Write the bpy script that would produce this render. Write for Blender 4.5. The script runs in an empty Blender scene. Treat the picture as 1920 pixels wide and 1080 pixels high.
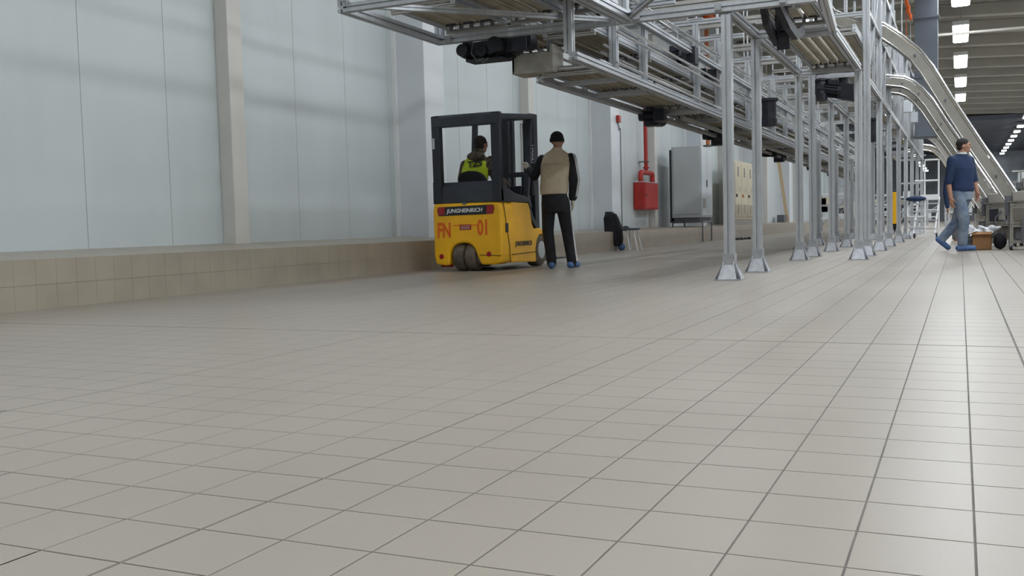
import bpy, bmesh, math, random
from mathutils import Vector, Matrix
random.seed(7)
SC = bpy.context.scene
COL = SC.collection
V = Vector
# ------------------------------------------------------------------ camera
F_PX = 1844.27
YAW, PIT, ROL = (math.radians(a) for a in (-24.5448, -3.5605, -1.50654))
fwd = V((math.sin(YAW)*math.cos(PIT), math.cos(YAW)*math.cos(PIT), math.sin(PIT)))
r0 = V((math.cos(YAW), -math.sin(YAW), 0)); u0 = r0.cross(fwd)
rgt = r0*math.cos(ROL)+u0*math.sin(ROL); upv = -r0*math.sin(ROL)+u0*math.cos(ROL)
cam_d = bpy.data.cameras.new('camera'); cam = bpy.data.objects.new('camera', cam_d); COL.objects.link(cam)
cam_d.sensor_width = 36; cam_d.lens = F_PX/1920*36; cam_d.clip_end = 400; cam_d.clip_start = 0.05
CAMP = V((0, 0, 0.57))
cam.matrix_world = Matrix(((rgt.x, upv.x, -fwd.x, CAMP.x), (rgt.y, upv.y, -fwd.y, CAMP.y), (rgt.z, upv.z, -fwd.z, CAMP.z), (0, 0, 0, 1)))
SC.camera = cam
SC.view_settings.view_transform = 'Standard'
SC.view_settings.look = 'None'
SC.view_settings.gamma = 1
SC.view_settings.use_curve_mapping = False
SC.view_settings.exposure = -0.14
w = bpy.data.worlds.new('world'); SC.world = w; w.use_nodes = True
w.node_tree.nodes['Background'].inputs[0].default_value = (0.75, 0.85, 1, 1)
w.node_tree.nodes['Background'].inputs[1].default_value = 0.3
LAMP_Z = 6.7
LAMP_ROWS = [(0.0, 98.), (3.85, 98.), (8.2, 98.), (12.6, 98.), (-4.1, 34.)]
LAMP_COLOR = (0.90, 0.96, 1.0)
LAMP_Y = [-2.8+6.6*k for k in range(12)]
for lx, lp in LAMP_ROWS:
    for k, ly in enumerate(LAMP_Y):
        ld = bpy.data.lights.new('lamp_light', 'AREA'); ld.shape = 'RECTANGLE'; ld.size = 0.42; ld.size_y = 3.2
        ld.energy = lp; ld.color = LAMP_COLOR
        lo = bpy.data.objects.new('lamp_light', ld); COL.objects.link(lo); lo.location = (lx, ly, LAMP_Z-0.10)

for lx, ly in ((3.78, 80), (3.78, 90), (3.78, 100), (-3.0, 80), (-3.0, 95)):
    ld = bpy.data.lights.new('lamp_light', 'AREA'); ld.shape = 'RECTANGLE'; ld.size = .4; ld.size_y = 4; ld.energy = 160; ld.color = LAMP_COLOR
    lo = bpy.data.objects.new('lamp_light', ld); COL.objects.link(lo); lo.location = (lx, ly, 6.45 if lx > 0 else 4.75)

# ------------------------------------------------------------------ materials
def mat(name, col, rough=0.5, metal=0.0, noise=0.0, nscale=8.0, bump=0.0, bscale=60.0, col2=None, emit=None, spec=0.5, stretch=None, alpha=None):
    m = bpy.data.materials.new(name); m.use_nodes = True
    nt = m.node_tree; b = nt.nodes['Principled BSDF']
    b.inputs['Base Color'].default_value = (*col, 1); b.inputs['Roughness'].default_value = rough
    b.inputs['Metallic'].default_value = metal; b.inputs['Specular IOR Level'].default_value = spec
    tc = nt.nodes.new('ShaderNodeTexCoord'); src = tc.outputs['Object']
    if stretch:
        mp = nt.nodes.new('ShaderNodeMapping'); mp.inputs['Scale'].default_value = stretch
        nt.links.new(src, mp.inputs[0]); src = mp.outputs[0]
    if noise or col2:
        n = nt.nodes.new('ShaderNodeTexNoise'); n.inputs['Scale'].default_value = nscale; n.inputs['Detail'].default_value = 5
        nt.links.new(src, n.inputs['Vector'])
        mx = nt.nodes.new('ShaderNodeMix'); mx.data_type = 'RGBA'
        c2 = col2 if col2 else tuple(c*(1-noise) for c in col)
        c1 = col if col2 else tuple(min(1, c*(1+noise)) for c in col)
        rp = nt.nodes.new('ShaderNodeValToRGB'); rp.color_ramp.elements[0].position = .35; rp.color_ramp.elements[1].position = .65
        nt.links.new(n.outputs['Fac'], rp.inputs[0]); nt.links.new(rp.outputs[0], mx.inputs['Factor'])
        mx.inputs['A'].default_value = (*c1, 1); mx.inputs['B'].default_value = (*c2, 1)
        nt.links.new(mx.outputs['Result'], b.inputs['Base Color'])
    if bump:
        n2 = nt.nodes.new('ShaderNodeTexNoise'); n2.inputs['Scale'].default_value = bscale; n2.inputs['Detail'].default_value = 3
        nt.links.new(src, n2.inputs['Vector'])
        bp = nt.nodes.new('ShaderNodeBump'); bp.inputs['Strength'].default_value = bump; bp.inputs['Distance'].default_value = .01
        nt.links.new(n2.outputs['Fac'], bp.inputs['Height']); nt.links.new(bp.outputs[0], b.inputs['Normal'])
    if emit:
        b.inputs['Emission Color'].default_value = (*emit[0], 1); b.inputs['Emission Strength'].default_value = emit[1]
    return m
def tile_mat():
    m = mat('floor_tile', (0.47, 0.43, 0.375), 0.33, 0, spec=0.38)
    nt = m.node_tree; b = nt.nodes['Principled BSDF']
    g = nt.nodes.new('ShaderNodeNewGeometry'); n = nt.nodes.new('ShaderNodeTexNoise'); n.inputs['Scale'].default_value = 0.8; n.inputs['Detail'].default_value = 7
    nt.links.new(g.outputs['Position'], n.inputs['Vector'])
    rp = nt.nodes.new('ShaderNodeValToRGB'); e = rp.color_ramp.elements
    e[0].position = .3; e[0].color = (0.335, 0.295, 0.25, 1); e[1].position = .7; e[1].color = (0.38, 0.338, 0.288, 1)
    nt.links.new(n.outputs['Fac'], rp.inputs[0])
    wn = nt.nodes.new('ShaderNodeTexNoise'); wn.inputs['Scale'].default_value = 350; wn.inputs['Detail'].default_value = 2
    nt.links.new(g.outputs['Position'], wn.inputs['Vector'])
    mx = nt.nodes.new('ShaderNodeMix'); mx.data_type = 'RGBA'; mx.blend_type = 'MULTIPLY'; mx.inputs['Factor'].default_value = 0.22
    nt.links.new(rp.outputs[0], mx.inputs['A']); nt.links.new(wn.outputs['Fac'], mx.inputs['B'])
    nt.links.new(mx.outputs['Result'], b.inputs['Base Color'])
    r2 = nt.nodes.new('ShaderNodeMapRange'); r2.inputs['To Min'].default_value = 0.34; r2.inputs['To Max'].default_value = 0.42
    n3 = nt.nodes.new('ShaderNodeTexNoise'); n3.inputs['Scale'].default_value = 0.5; n3.inputs['Detail'].default_value = 1
    nt.links.new(g.outputs['Position'], n3.inputs['Vector']); nt.links.new(n3.outputs['Fac'], r2.inputs['Value']); nt.links.new(r2.outputs[0], b.inputs['Roughness'])
    return m
M = dict(
    tile=tile_mat(),
    riser=mat('riser_tile', (0.35, 0.305, 0.245), 0.35, noise=.06, nscale=3),
    grout=mat('grout', (0.18, 0.165, 0.15), 0.85, noise=.15, nscale=20),
    panel=mat('wall_panel_white', (0.555, 0.605, 0.62), 0.42, noise=.03, nscale=1.5, bump=.05, bscale=3, stretch=(1, 1, .3)),
    panel_gap=mat('panel_joint', (0.33, 0.35, 0.36), 0.7),
    column=mat('column_cream', (0.61, 0.595, 0.56), 0.5, noise=.03, nscale=2),
    column2=mat('column_cladding', (0.66, 0.69, 0.73), 0.4, noise=.03, nscale=2),
    alu=mat('aluminium_profile', (0.52, 0.54, 0.57), 0.38, 0.7, noise=.06, nscale=6, stretch=(4, 4, 1)),
    alu_dull=mat('aluminium_dull', (0.42, 0.41, 0.39), 0.5, 0.6, noise=.08, nscale=6),
    slot=mat('profile_slot', (0.12, 0.13, 0.16), 0.6, 0.3),
    machine=mat('machine_brown', (0.15, 0.135, 0.115), 0.55, 0.3, noise=.15, nscale=8),
    chute=mat('chute_side', (0.30, 0.285, 0.255), 0.45, 0.35, noise=.1, nscale=3),
    bed=mat('conveyor_bed', (0.36, 0.325, 0.26), 0.55, 0.3, noise=.15, nscale=4),
    belt=mat('conveyor_belt', (0.09, 0.09, 0.10), 0.6, noise=.1),
    steel=mat('cast_foot', (0.42, 0.43, 0.46), 0.45, 0.7, noise=.12, nscale=15),
    stainless=mat('stainless', (0.66, 0.66, 0.66), 0.25, 0.9, noise=.04, nscale=4),
    sheet=mat('galvanised_sheet', (0.42, 0.40, 0.36), 0.5, 0.5, noise=.12, nscale=9),
    motor=mat('motor_black', (0.018, 0.020, 0.030), 0.42, 0.2, noise=.2),
    rubberw=mat('tyre_brown_grey', (0.12, 0.095, 0.07), 0.85, noise=.25, nscale=12, bump=.3, bscale=40),
    yellow=mat('truck_yellow', (0.95, 0.50, 0.010), 0.34, noise=.05, nscale=3),
    yellow_d=mat('truck_seam', (0.05, 0.03, 0.01), 0.8),
    tblack=mat('truck_black', (0.018, 0.022, 0.034), 0.45, noise=.15, nscale=5),
    tgrey=mat('truck_dark_grey', (0.035, 0.04, 0.055), 0.5, noise=.15, nscale=5),
    chrome=mat('chrome', (0.75, 0.75, 0.76), 0.2, 1.0),
    red=mat('red_paint', (0.42, 0.022, 0.015), 0.4, noise=.08, nscale=4),
    redlens=mat('red_lens', (0.35, 0.01, 0.015), 0.2),
    orange=mat('orange_stencil', (0.80, 0.13, 0.01), 0.55),
    orangep=mat('orange_pipe', (0.50, 0.16, 0.05), 0.5),
    white=mat('white_paint', (0.78, 0.79, 0.80), 0.45),
    cabinet=mat('cabinet_grey', (0.50, 0.535, 0.55), 0.4, noise=.02, nscale=2),
    cabinet_l=mat('cabinet_light', (0.60, 0.64, 0.68), 0.4, noise=.02, nscale=2),
    beige=mat('cabinet_beige', (0.62, 0.55, 0.41), 0.5, noise=.03, nscale=2),
    dgrey=mat('dark_grey', (0.12, 0.125, 0.14), 0.6),
    black=mat('black_cloth', (0.010, 0.010, 0.014), 0.85, noise=.3, nscale=8, bump=.4, bscale=18),
    cap=mat('black_knit', (0.010, 0.010, 0.014), 0.95, bump=.5, bscale=90),
    vest=mat('vest_tan', (0.50, 0.42, 0.30), 0.8, noise=.10, nscale=7, bump=.5, bscale=14),
    hivis=mat('hi_vis_yellow', (0.52, 0.68, 0.02), 0.7, noise=.06, nscale=9, bump=.3, bscale=14),
    camo=mat('camouflage', (0.16, 0.125, 0.085), 0.85, nscale=16, col2=(0.022, 0.02, 0.018), bump=.3, bscale=18),
    hair=mat('dark_hair', (0.014, 0.010, 0.008), 0.75, bump=.5, bscale=80),
    skin=mat('skin', (0.42, 0.22, 0.15), 0.55, noise=.05, nscale=12),
    glove=mat('work_glove', (0.55, 0.50, 0.42), 0.85, noise=.1, nscale=20),
    sweater=mat('navy_sweater', (0.013, 0.03, 0.085), 0.85, noise=.15, nscale=8, bump=.4, bscale=20),
    jeans=mat('blue_jeans', (0.24, 0.29, 0.36), 0.85, nscale=5, col2=(0.075, 0.115, 0.20), bump=.3, bscale=16),
    shoe=mat('blue_shoe_cover', (0.06, 0.13, 0.30), 0.5, noise=.15, nscale=20),
    bluepad=mat('blue_grey_seat', (0.07, 0.10, 0.16), 0.6),
    card=mat('cardboard', (0.33, 0.17, 0.07), 0.8, noise=.08, nscale=6),
    wood=mat('raw_plank', (0.55, 0.42, 0.27), 0.7, noise=.1, nscale=6, stretch=(6, 6, .6)),
    plastic=mat('white_film', (0.75, 0.77, 0.80), 0.35),
    ceil=mat('ceiling_deck', (0.25, 0.24, 0.205), 0.7, noise=.10, nscale=2),
    ceil_d=mat('ceiling_dark', (0.15, 0.17, 0.22), 0.8, noise=.15, nscale=.6),
    rib=mat('ceiling_rib', (0.46, 0.45, 0.41), 0.6, noise=.06, nscale=1),
    bluecol=mat('blue_grey_column', (0.13, 0.15, 0.185), 0.6, noise=.08, nscale=1),
    farwall=mat('far_wall', (0.42, 0.45, 0.50), 0.7, noise=.25, nscale=.5),
    upwall=mat('upper_wall', (0.68, 0.68, 0.66), 0.6),
    lampd=mat('lamp_diffuser', (0.9, 0.9, 0.9), 0.4, emit=((0.92, 0.97, 1.0), 14)),
    screen=mat('label_black', (0.012, 0.013, 0.018), 0.3),
)
# ------------------------------------------------------------------ mesh helpers
class G:
    def __init__(s): s.v = []; s.f = []
    def add(s, vs, fs):
        o = len(s.v); s.v += [tuple(x) for x in vs]; s.f += [tuple(o+i for i in q) for q in fs]; return s
    def hexa(s, p): return s.add(p, [(0, 3, 2, 1), (4, 5, 6, 7), (0, 1, 5, 4), (1, 2, 6, 5), (2, 3, 7, 6), (3, 0, 4, 7)])
    def box(s, x0, x1, y0, y1, z0, z1):
        return s.hexa([(x0, y0, z0), (x1, y0, z0), (x1, y1, z0), (x0, y1, z0), (x0, y0, z1), (x1, y0, z1), (x1, y1, z1), (x0, y1, z1)])
    def sweep(s, path, sec, up=(0, 0, 1), caps=True, closed_sec=True):
        """sec: list of (a,b) offsets along side / up; path: list of points"""
        path = [V(p) for p in path]; n = len(sec); rings = []
        for i, p in enumerate(path):
            d = (path[min(i+1, len(path)-1)]-path[max(i-1, 0)]).normalized()
            U = V(up)
            if abs(d.dot(U)) > .98: U = V((0, 1, 0)) if abs(d.y) < .9 else V((1, 0, 0))
            a = d.cross(U).normalized(); b = a.cross(d).normalized()
            k = 1.0
            if 0 < i < len(path)-1:
                c = (path[i]-path[i-1]).normalized().dot(d); k = 1/max(c, .5)
            rings.append([p+a*q[0]+b*q[1]*k for q in sec])
        vs = [v for r in rings for v in r]; fs = []
        for i in range(len(path)-1):
            for j in range(n):
                j2 = (j+1) % n
                fs.append((i*n+j, i*n+j2, (i+1)*n+j2, (i+1)*n+j))
        if caps: fs.append(tuple(range(n-1, -1, -1))); fs.append(tuple((len(path)-1)*n+j for j in range(n)))
        return s.add(vs, fs)
    def prof(s, p0, p1, w_, h_=None, up=(0, 0, 1)):
        h_ = h_ or w_
        a, b = w_/2, h_/2; g = .10*min(w_, h_); d = .28*min(w_, h_)
        sec = []
        def side(p, q, nrm):
            mx, my = (p[0]+q[0])/2, (p[1]+q[1])/2; L = math.hypot(q[0]-p[0], q[1]-p[1]); tx, ty = (q[0]-p[0])/L, (q[1]-p[1])/L
            sec.append(p)
            cs = [0] if L < 1.6*min(w_, h_) else [-L/4, L/4]
            for c in cs:
                cx, cy = mx+tx*c, my+ty*c
                sec.extend([(cx-tx*g, cy-ty*g), (cx-tx*g-nrm[0]*d, cy-ty*g-nrm[1]*d), (cx+tx*g-nrm[0]*d, cy+ty*g-nrm[1]*d), (cx+tx*g, cy+ty*g)])
        side((-a, -b), (a, -b), (0, -1)); side((a, -b), (a, b), (1, 0)); side((a, b), (-a, b), (0, 1)); side((-a, b), (-a, -b), (-1, 0))
        return s.sweep([p0, p1], sec, up)
    def bar(s, p0, p1, w_, h_=None, up=(0, 0, 1)):
        h_ = h_ or w_; a, b = w_/2, h_/2
        return s.sweep([p0, p1], [(-a, -b), (a, -b), (a, b), (-a, b)], up)
    def tube(s, path, r, n=8, up=(0, 0, 1)):
        return s.sweep(path, [(r*math.cos(2*math.pi*i/n), r*math.sin(2*math.pi*i/n)) for i in range(n)], up)
    def cone(s, p0, p1, r0, r1, n=16):
        p0, p1 = V(p0), V(p1); d = (p1-p0).normalized(); U = V((0, 0, 1)) if abs(d.z) < .9 else V((1, 0, 0))
        a = d.cross(U).normalized(); b = a.cross(d)
        vs = [p0+(a*math.cos(2*math.pi*i/n)+b*math.sin(2*math.pi*i/n))*r0 for i in range(n)]+[p1+(a*math.cos(2*math.pi*i/n)+b*math.sin(2*math.pi*i/n))*r1 for i in range(n)]
        return s.add(vs, [(i, (i+1) % n, n+(i+1) % n, n+i) for i in range(n)]+[tuple(range(n-1, -1, -1)), tuple(range(n, 2*n))])
    def lathe(s, c, ax, prof, n=24):
        """prof: (t along axis, radius)"""
        c = V(c); d = V(ax).normalized(); U = V((0, 0, 1)) if abs(d.z) < .9 else V((1, 0, 0)); a = d.cross(U).normalized(); b = a.cross(d)
        vs = []; fs = []; m = len(prof)
        for t, r in prof:
            vs += [c+d*t+(a*math.cos(2*math.pi*i/n)+b*math.sin(2*math.pi*i/n))*r for i in range(n)]
        for k in range(m-1):
            fs += [(k*n+i, k*n+(i+1) % n, (k+1)*n+(i+1) % n, (k+1)*n+i) for i in range(n)]
        fs += [tuple(range(n-1, -1, -1)), tuple((m-1)*n+i for i in range(n))]
        return s.add(vs, fs)
    def ell(s, c, r, n=14, m=9, R=None):
        c = V(c); vs = []; fs = []
        for i in range(m+1):
            th = math.pi*i/m
            for j in range(n):
                ph = 2*math.pi*j/n
                p = V((r[0]*math.sin(th)*math.cos(ph), r[1]*math.sin(th)*math.sin(ph), r[2]*math.cos(th)))
                if R is not None: p = R @ p
                vs.append(c+p)
        for i in range(m):
            for j in range(n): fs.append((i*n+j, (i+1)*n+j, (i+1)*n+(j+1) % n, i*n+(j+1) % n))
        return s.add(vs, fs)
    def limb(s, p0, p1, a0, a1, n=12):
        """tapered capsule"""
        p0, p1 = V(p0), V(p1); d = (p1-p0).normalized(); U = V((0, 0, 1)) if abs(d.z) < .9 else V((1, 0, 0)); a = d.cross(U).normalized(); b = a.cross(d)
        rings = [(p0-d*a0*math.cos(t), a0*math.sin(t)) for t in (.15, .6, 1.1)]+[(p0, a0), (p0.lerp(p1, .5), (a0+a1)/2), (p1, a1)]+[(p1+d*a1*math.cos(t), a1*math.sin(t)) for t in (1.1, .6, .15)]
        vs = []; m = len(rings)
        for c, r in rings: vs += [c+(a*math.cos(2*math.pi*i/n)+b*math.sin(2*math.pi*i/n))*r for i in range(n)]
        fs = [(k*n+i, k*n+(i+1) % n, (k+1)*n+(i+1) % n, (k+1)*n+i) for k in range(m-1) for i in range(n)]
        fs += [tuple(range(n-1, -1, -1)), tuple((m-1)*n+i for i in range(n))]
        return s.add(vs, fs)
    def torso(s, secs, n=24):
        """secs: (center, sidevec, frontvec) ellipse rings bottom to top, lofted and capped"""
        vs = []; m = len(secs)
        for c, a, b in secs:
            c = V(c); a = V(a); b = V(b)
            for i in range(n):
                t = 2*math.pi*i/n; ct, st = math.cos(t), math.sin(t)
                q = .8
                vs.append(c+a*math.copysign(abs(ct)**q, ct)+b*math.copysign(abs(st)**q, st))
        fs = [(k*n+i, k*n+(i+1) % n, (k+1)*n+(i+1) % n, (k+1)*n+i) for k in range(m-1) for i in range(n)]
        fs += [tuple(range(n-1, -1, -1)), tuple((m-1)*n+i for i in range(n))]
        return s.add(vs, fs)
    def extr(s, pts, y0, y1, axis='y'):
        """polygon given in (u,v) extruded along axis: y-> pts (x,z); x-> pts (y,z); z-> pts (x,y)"""
        n = len(pts)
        def P(u, v, t): return {'y': (u, t, v), 'x': (t, u, v), 'z': (u, v, t)}[axis]
        vs = [P(u, v, y0) for u, v in pts]+[P(u, v, y1) for u, v in pts]
        return s.add(vs, [tuple(range(n-1, -1, -1)), tuple(range(n, 2*n))]+[(i, (i+1) % n, n+(i+1) % n, n+i) for i in range(n)])
def root_loc(p):
    while p is not None and p.parent is not None: p = p.parent
    return V(p.location) if p is not None else V((0, 0, 0))
def fixnormals(me):
    bm = bmesh.new(); bm.from_mesh(me); bmesh.ops.recalc_face_normals(bm, faces=bm.faces); bm.to_mesh(me); bm.free()
def part(name, g, m, parent=None, smooth=False, bevel=0, fix=True):
    L = root_loc(parent)
    me = bpy.data.meshes.new(name)
    me.from_pydata([(x-L.x, y-L.y, z-L.z) for x, y, z in g.v], [], g.f)
    if fix: fixnormals(me)
    if smooth:
        me.polygons.foreach_set('use_smooth', [True]*len(me.polygons))
        try: me.set_sharp_from_angle(angle=math.radians(40))
        except Exception: pass
    me.materials.append(M[m] if isinstance(m, str) else m)
    o = bpy.data.objects.new(name, me); COL.objects.link(o)
    if parent is not None: o.parent = parent
    if bevel:
        b = o.modifiers.new('bevel', 'BEVEL'); b.width = bevel; b.segments = 2; b.limit_method = 'ANGLE'
    return o
def remeshed(name, g, m, parent=None, voxel=.012, smooth=4):
    L = root_loc(parent)
    me = bpy.data.meshes.new('tmp'); me.from_pydata([(x-L.x, y-L.y, z-L.z) for x, y, z in g.v], [], g.f)
    fixnormals(me)
    t = bpy.data.objects.new('tmp', me); COL.objects.link(t)
    r = t.modifiers.new('r', 'REMESH'); r.mode = 'VOXEL'; r.voxel_size = voxel
    if smooth:
        sm = t.modifiers.new('s', 'SMOOTH'); sm.factor = .5; sm.iterations = smooth
    dg = bpy.context.evaluated_depsgraph_get()
    me2 = bpy.data.meshes.new_from_object(t.evaluated_get(dg)); me2.name = name
    bpy.data.objects.remove(t); bpy.data.meshes.remove(me)
    me2.materials.clear(); me2.materials.append(M[m])
    me2.polygons.foreach_set('use_smooth', [True]*len(me2.polygons))
    o = bpy.data.objects.new(name, me2); COL.objects.link(o)
    if parent is not None: o.parent = parent
    return o
def tag(o, label, cat, group=None):
    o['label'] = label; o['category'] = cat
    if group: o['group'] = group
    return o
def thing(name, label, cat, loc=(0, 0, 0), group=None):
    o = bpy.data.objects.new(name, None); COL.objects.link(o); o.location = loc; o.empty_display_size = .1
    return tag(o, label, cat, group)
def struct(o): o['kind'] = 'structure'; return o
def copy_thing(r, loc, label, group=None):
    c = r.copy(); COL.objects.link(c); c.location = loc; c['label'] = label
    if group: c['group'] = group
    for ch in list(r.children):
        a = ch.copy(); COL.objects.link(a); a.parent = c
        for gch in list(ch.children):
            b = gch.copy(); COL.objects.link(b); b.parent = a
    return c
def text(name, s, m, parent, size, origin, xdir, updir, shear=0, bold=0.0, depth=.002, sx=1.0, align='LEFT'):
    cu = bpy.data.curves.new('t', 'FONT'); cu.body = s; cu.size = size; cu.shear = shear; cu.extrude = depth; cu.offset = bold
    cu.align_x = align; cu.resolution_u = 5
    t = bpy.data.objects.new('t', cu); COL.objects.link(t)
    dg = bpy.context.evaluated_depsgraph_get()
    me = bpy.data.meshes.new_from_object(t.evaluated_get(dg)); me.name = name
    bpy.data.objects.remove(t)
    X = V(xdir).normalized(); U = V(updir).normalized(); N = X.cross(U)
    L = V(origin)-root_loc(parent)
    for v in me.vertices:
        c = v.co.copy(); v.co = L+X*(c.x*sx)+U*c.y+N*c.z
    me.materials.clear(); me.materials.append(M[m])
    o = bpy.data.objects.new(name, me); COL.objects.link(o); o.parent = parent
    return o
ORD = ['nearest', 'second', 'third', 'fourth', 'fifth', 'sixth', 'seventh', 'eighth', 'ninth', 'tenth', 'eleventh', 'twelfth', 'thirteenth', 'fourteenth']

# ------------------------------------------------------------------ floor
XW, XS = -8.2, -6.77            # wall plane and step riser plane
YEND = 112.0
fl = struct(part('floor', G().add([(XS, -8, -.003), (18, -8, -.003), (18, YEND, -.003), (XS, YEND, -.003), (XS, -8, -.2), (18, -8, -.2), (18, YEND, -.2), (XS, YEND, -.2)],
      [(0, 1, 2, 3), (7, 6, 5, 4), (0, 4, 5, 1), (1, 5, 6, 2), (2, 6, 7, 3), (3, 7, 4, 0)]), 'grout'))
PX, PY, X0, Y0 = .195, .2025, .0245, 2.263
JY = Y0+12*PY
def proj(p):
    d = V(p)-CAMP; z = d.dot(fwd)
    if z < .05: return None
    return 960+F_PX*d.dot(rgt)/z, 540-F_PX*d.dot(upv)/z
cells = []
i0 = math.ceil((XS-X0)/PX)-1; i1 = int((7-X0)/PX)
near = []; far = []
for i in range(i0, i1):
    for j in range(-8, 150):
        xa = max(X0+i*PX, XS+.002); xb = X0+(i+1)*PX; ya = Y0+j*PY; yb = ya+PY
        if xb-xa < .03: continue
        g = .0021; e = .008 if abs(yb-JY) < .01 else g; s_ = .008 if abs(ya-JY) < .01 else g
        gl = .004 if i % 8 == 1 else g; gr = .004 if i % 8 == 0 else g
        c = proj(((xa+xb)/2, (ya+yb)/2, 0))
        rec = (xa+gl, xb-gr, ya+s_, yb-e)
        if c and -60 < c[0] < 1980 and c[1] < 1130:
            near.append(((ya+yb)**2/4+(xa+xb)**2/4, rec))
        else: far.append(rec)
near.sort()
def tile_g(g, r, dz=0.0):
    x0, x1, y0, y1 = r; b = .0004
    vs = [(x0, y0, -.003), (x1, y0, -.003), (x1, y1, -.003), (x0, y1, -.003), (x0, y0, dz-b), (x1, y0, dz-b), (x1, y1, dz-b), (x0, y1, dz-b),
          (x0+b, y0+b, dz), (x1-b, y0+b, dz), (x1-b, y1-b, dz), (x0+b, y1-b, dz)]
    g.add(vs, [(0, 1, 5, 4), (1, 2, 6, 5), (2, 3, 7, 6), (3, 0, 4, 7), (4, 5, 9, 8), (5, 6, 10, 9), (6, 7, 11, 10), (7, 4, 8, 11), (8, 9, 10, 11)])
for d_, r in near[:300]:
    g = G(); tile_g(g, r, random.uniform(-.0001, .0001)); part('tile', g, 'tile', fl, fix=False)
g = G()
for d_, r in near[300:]: tile_g(g, r)
for r in far:
    g.add([(r[0], r[2], 0), (r[1], r[2], 0), (r[1], r[3], 0), (r[0], r[3], 0)], [(0, 1, 2, 3)])
ytop = Y0+150*PY; xr = X0+i1*PX; yb0 = Y0-8*PY
g.add([(xr, -8, 0), (18, -8, 0), (18, YEND, 0), (xr, YEND, 0)], [(0, 1, 2, 3)])
g.add([(XS, ytop, 0), (xr, ytop, 0), (xr, YEND, 0), (XS, YEND, 0)], [(0, 1, 2, 3)])
g.add([(XS, -8, 0), (xr, -8, 0), (xr, yb0, 0), (XS, yb0, 0)], [(0, 1, 2, 3)])
o = part('tile_field', g, 'tile', fl, fix=False); o['kind'] = 'stuff'

# ------------------------------------------------------------------ raised step along the wall
ZS, ZW = .408, .458
st = G().extr([(XS, 0-.1), (XS-.012, ZS-.012), (XW-.2, ZW-.008), (XW-.2, -.1)], -8, YEND)
kerb = struct(part('raised_step', st, 'grout'))
g2 = G()
n = 0
for j in range(-60, 440):
    ya, yb = 5.2+j*.2025+.001, 5.2+(j+1)*.2025-.001
    if yb > 80: break
    for (za, zb) in ((0.0, .2), (.202, ZS)):
        indiv = (0 <= j < 42)
        q = G() if indiv else g2
        q.box(XS-.014, XS, ya, yb, za, zb)
        if indiv: part('tile', q, 'riser', kerb)
    if j < 40 or True:
        for k in range(7):
            xa = XS-.016-k*.2045; xb = xa-.2005
            fa = (XS-xa)/(XS-XW); fb = (XS-xb)/(XS-XW)
            za, zb = ZS+(ZW-ZS)*fa, ZS+(ZW-ZS)*fb
            g2.add([(xa, ya, za), (xa, yb, za), (xb, yb, zb), (xb, ya, zb)], [(0, 1, 2, 3)])
o = part('tile_field', g2, 'riser', kerb, fix=False); o['kind'] = 'stuff'

# ------------------------------------------------------------------ walls, ceiling, columns
HW = 7.35
wl = struct(part('wall_left', G().box(XW-.25, XW-.006, -8, YEND, 0, HW+.8), 'panel_gap'))
y = 7.45-13*1.2; k = 0
while y < YEND-1.3:
    part('panel', G().box(XW-.006, XW, y+.004, y+1.196, ZW-.03, HW+.5), 'panel', wl); y += 1.2
struct(part('wall_right', G().box(18, 18.2, -8, YEND, -.2, HW+.8), 'upwall'))
struct(part('wall_back', G().box(XW-.2, 18.2, -8.2, -8, -.2, HW+.8), 'upwall'))
struct(part('wall_far', G().box(XW-.2, 18.2, YEND, YEND+.2, -.2, HW+.8), 'farwall'))
def cz(x): return -.05*max(x, -1.0)
ce = struct(part('ceiling', G().extr([(XW-.2, 7.8), (-1, 7.8), (18.2, 6.84), (18.2, 7.0), (-1, 7.96), (XW-.2, 7.96)], -8.2, YEND+.2), 'ceil'))
for k in range(26):                       # deck ribs
    yy = 2+k*3.2
    if yy > 76: break
    part('ceiling_beam', G().sweep([(XW, yy, 7.5), (-1, yy, 7.5), (18, yy, 6.55)], [(-.21, -.17), (.21, -.17), (.21, .17), (-.21, .17)]), 'rib', ce)
for k in range(52):
    yy = 1+k*1.6+.4
    if yy > 74: break
    part('ceiling_batten', G().sweep([(XW, yy, 7.74), (-1, yy, 7.74), (18, yy, 6.79)], [(-.05, -.05), (.05, -.05), (.05, .05), (-.05, .05)]), 'rib', ce)
for xx in (-3.6, 6.3):
    part('ceiling_pipe', G().tube([(xx, -8, 7.0), (xx, 76, 7.0)], .05, 8), 'rib', ce)
o = struct(part('trim_1', G().box(XW-.2, 18, 74, YEND, 6.9, 7.2), 'ceil_d'))
o = struct(part('trim_2', G().box(XW+.02, XW+.34, -8, 100, 6.75, 7.0), 'white'))
def column(x0, x1, y0, y1, m, z0=ZW-.05, z1=7.7):
    struct(part('wall_column', G().box(x0, x1, y0, y1, z0, z1), m, bevel=.01))
for k in range(9):
    column(XW, -8.0, 9.5+9.07*k, 9.76+9.07*k, 'column')
    column(XW, -7.65, 13.65+9.07*k, 14.3+9.07*k, 'column2')
for k in range(6): struct(part('trim_%d' % (3+k), G().box(XW, XW+.06, 13.58+9.07*k, 13.645+9.07*k, ZW-.02, 7.6), 'white'))
column(XW, -8.0, .4, .66, 'column'); column(XW, -7.65, 4.5, 5.15, 'column2')
for (x0, x1, y0) in ((3.2, 3.9, 50.), (6.0, 6.7, 70.)):
    g = G().box(x0, x1, y0, y0+x1-x0, 0, 7.6)
    g.box(x0-.02, x1+.02, y0-.02, y0+x1-x0+.02, 0, .5)
    struct(part('hall_column', g, 'bluecol', bevel=.01))

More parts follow.
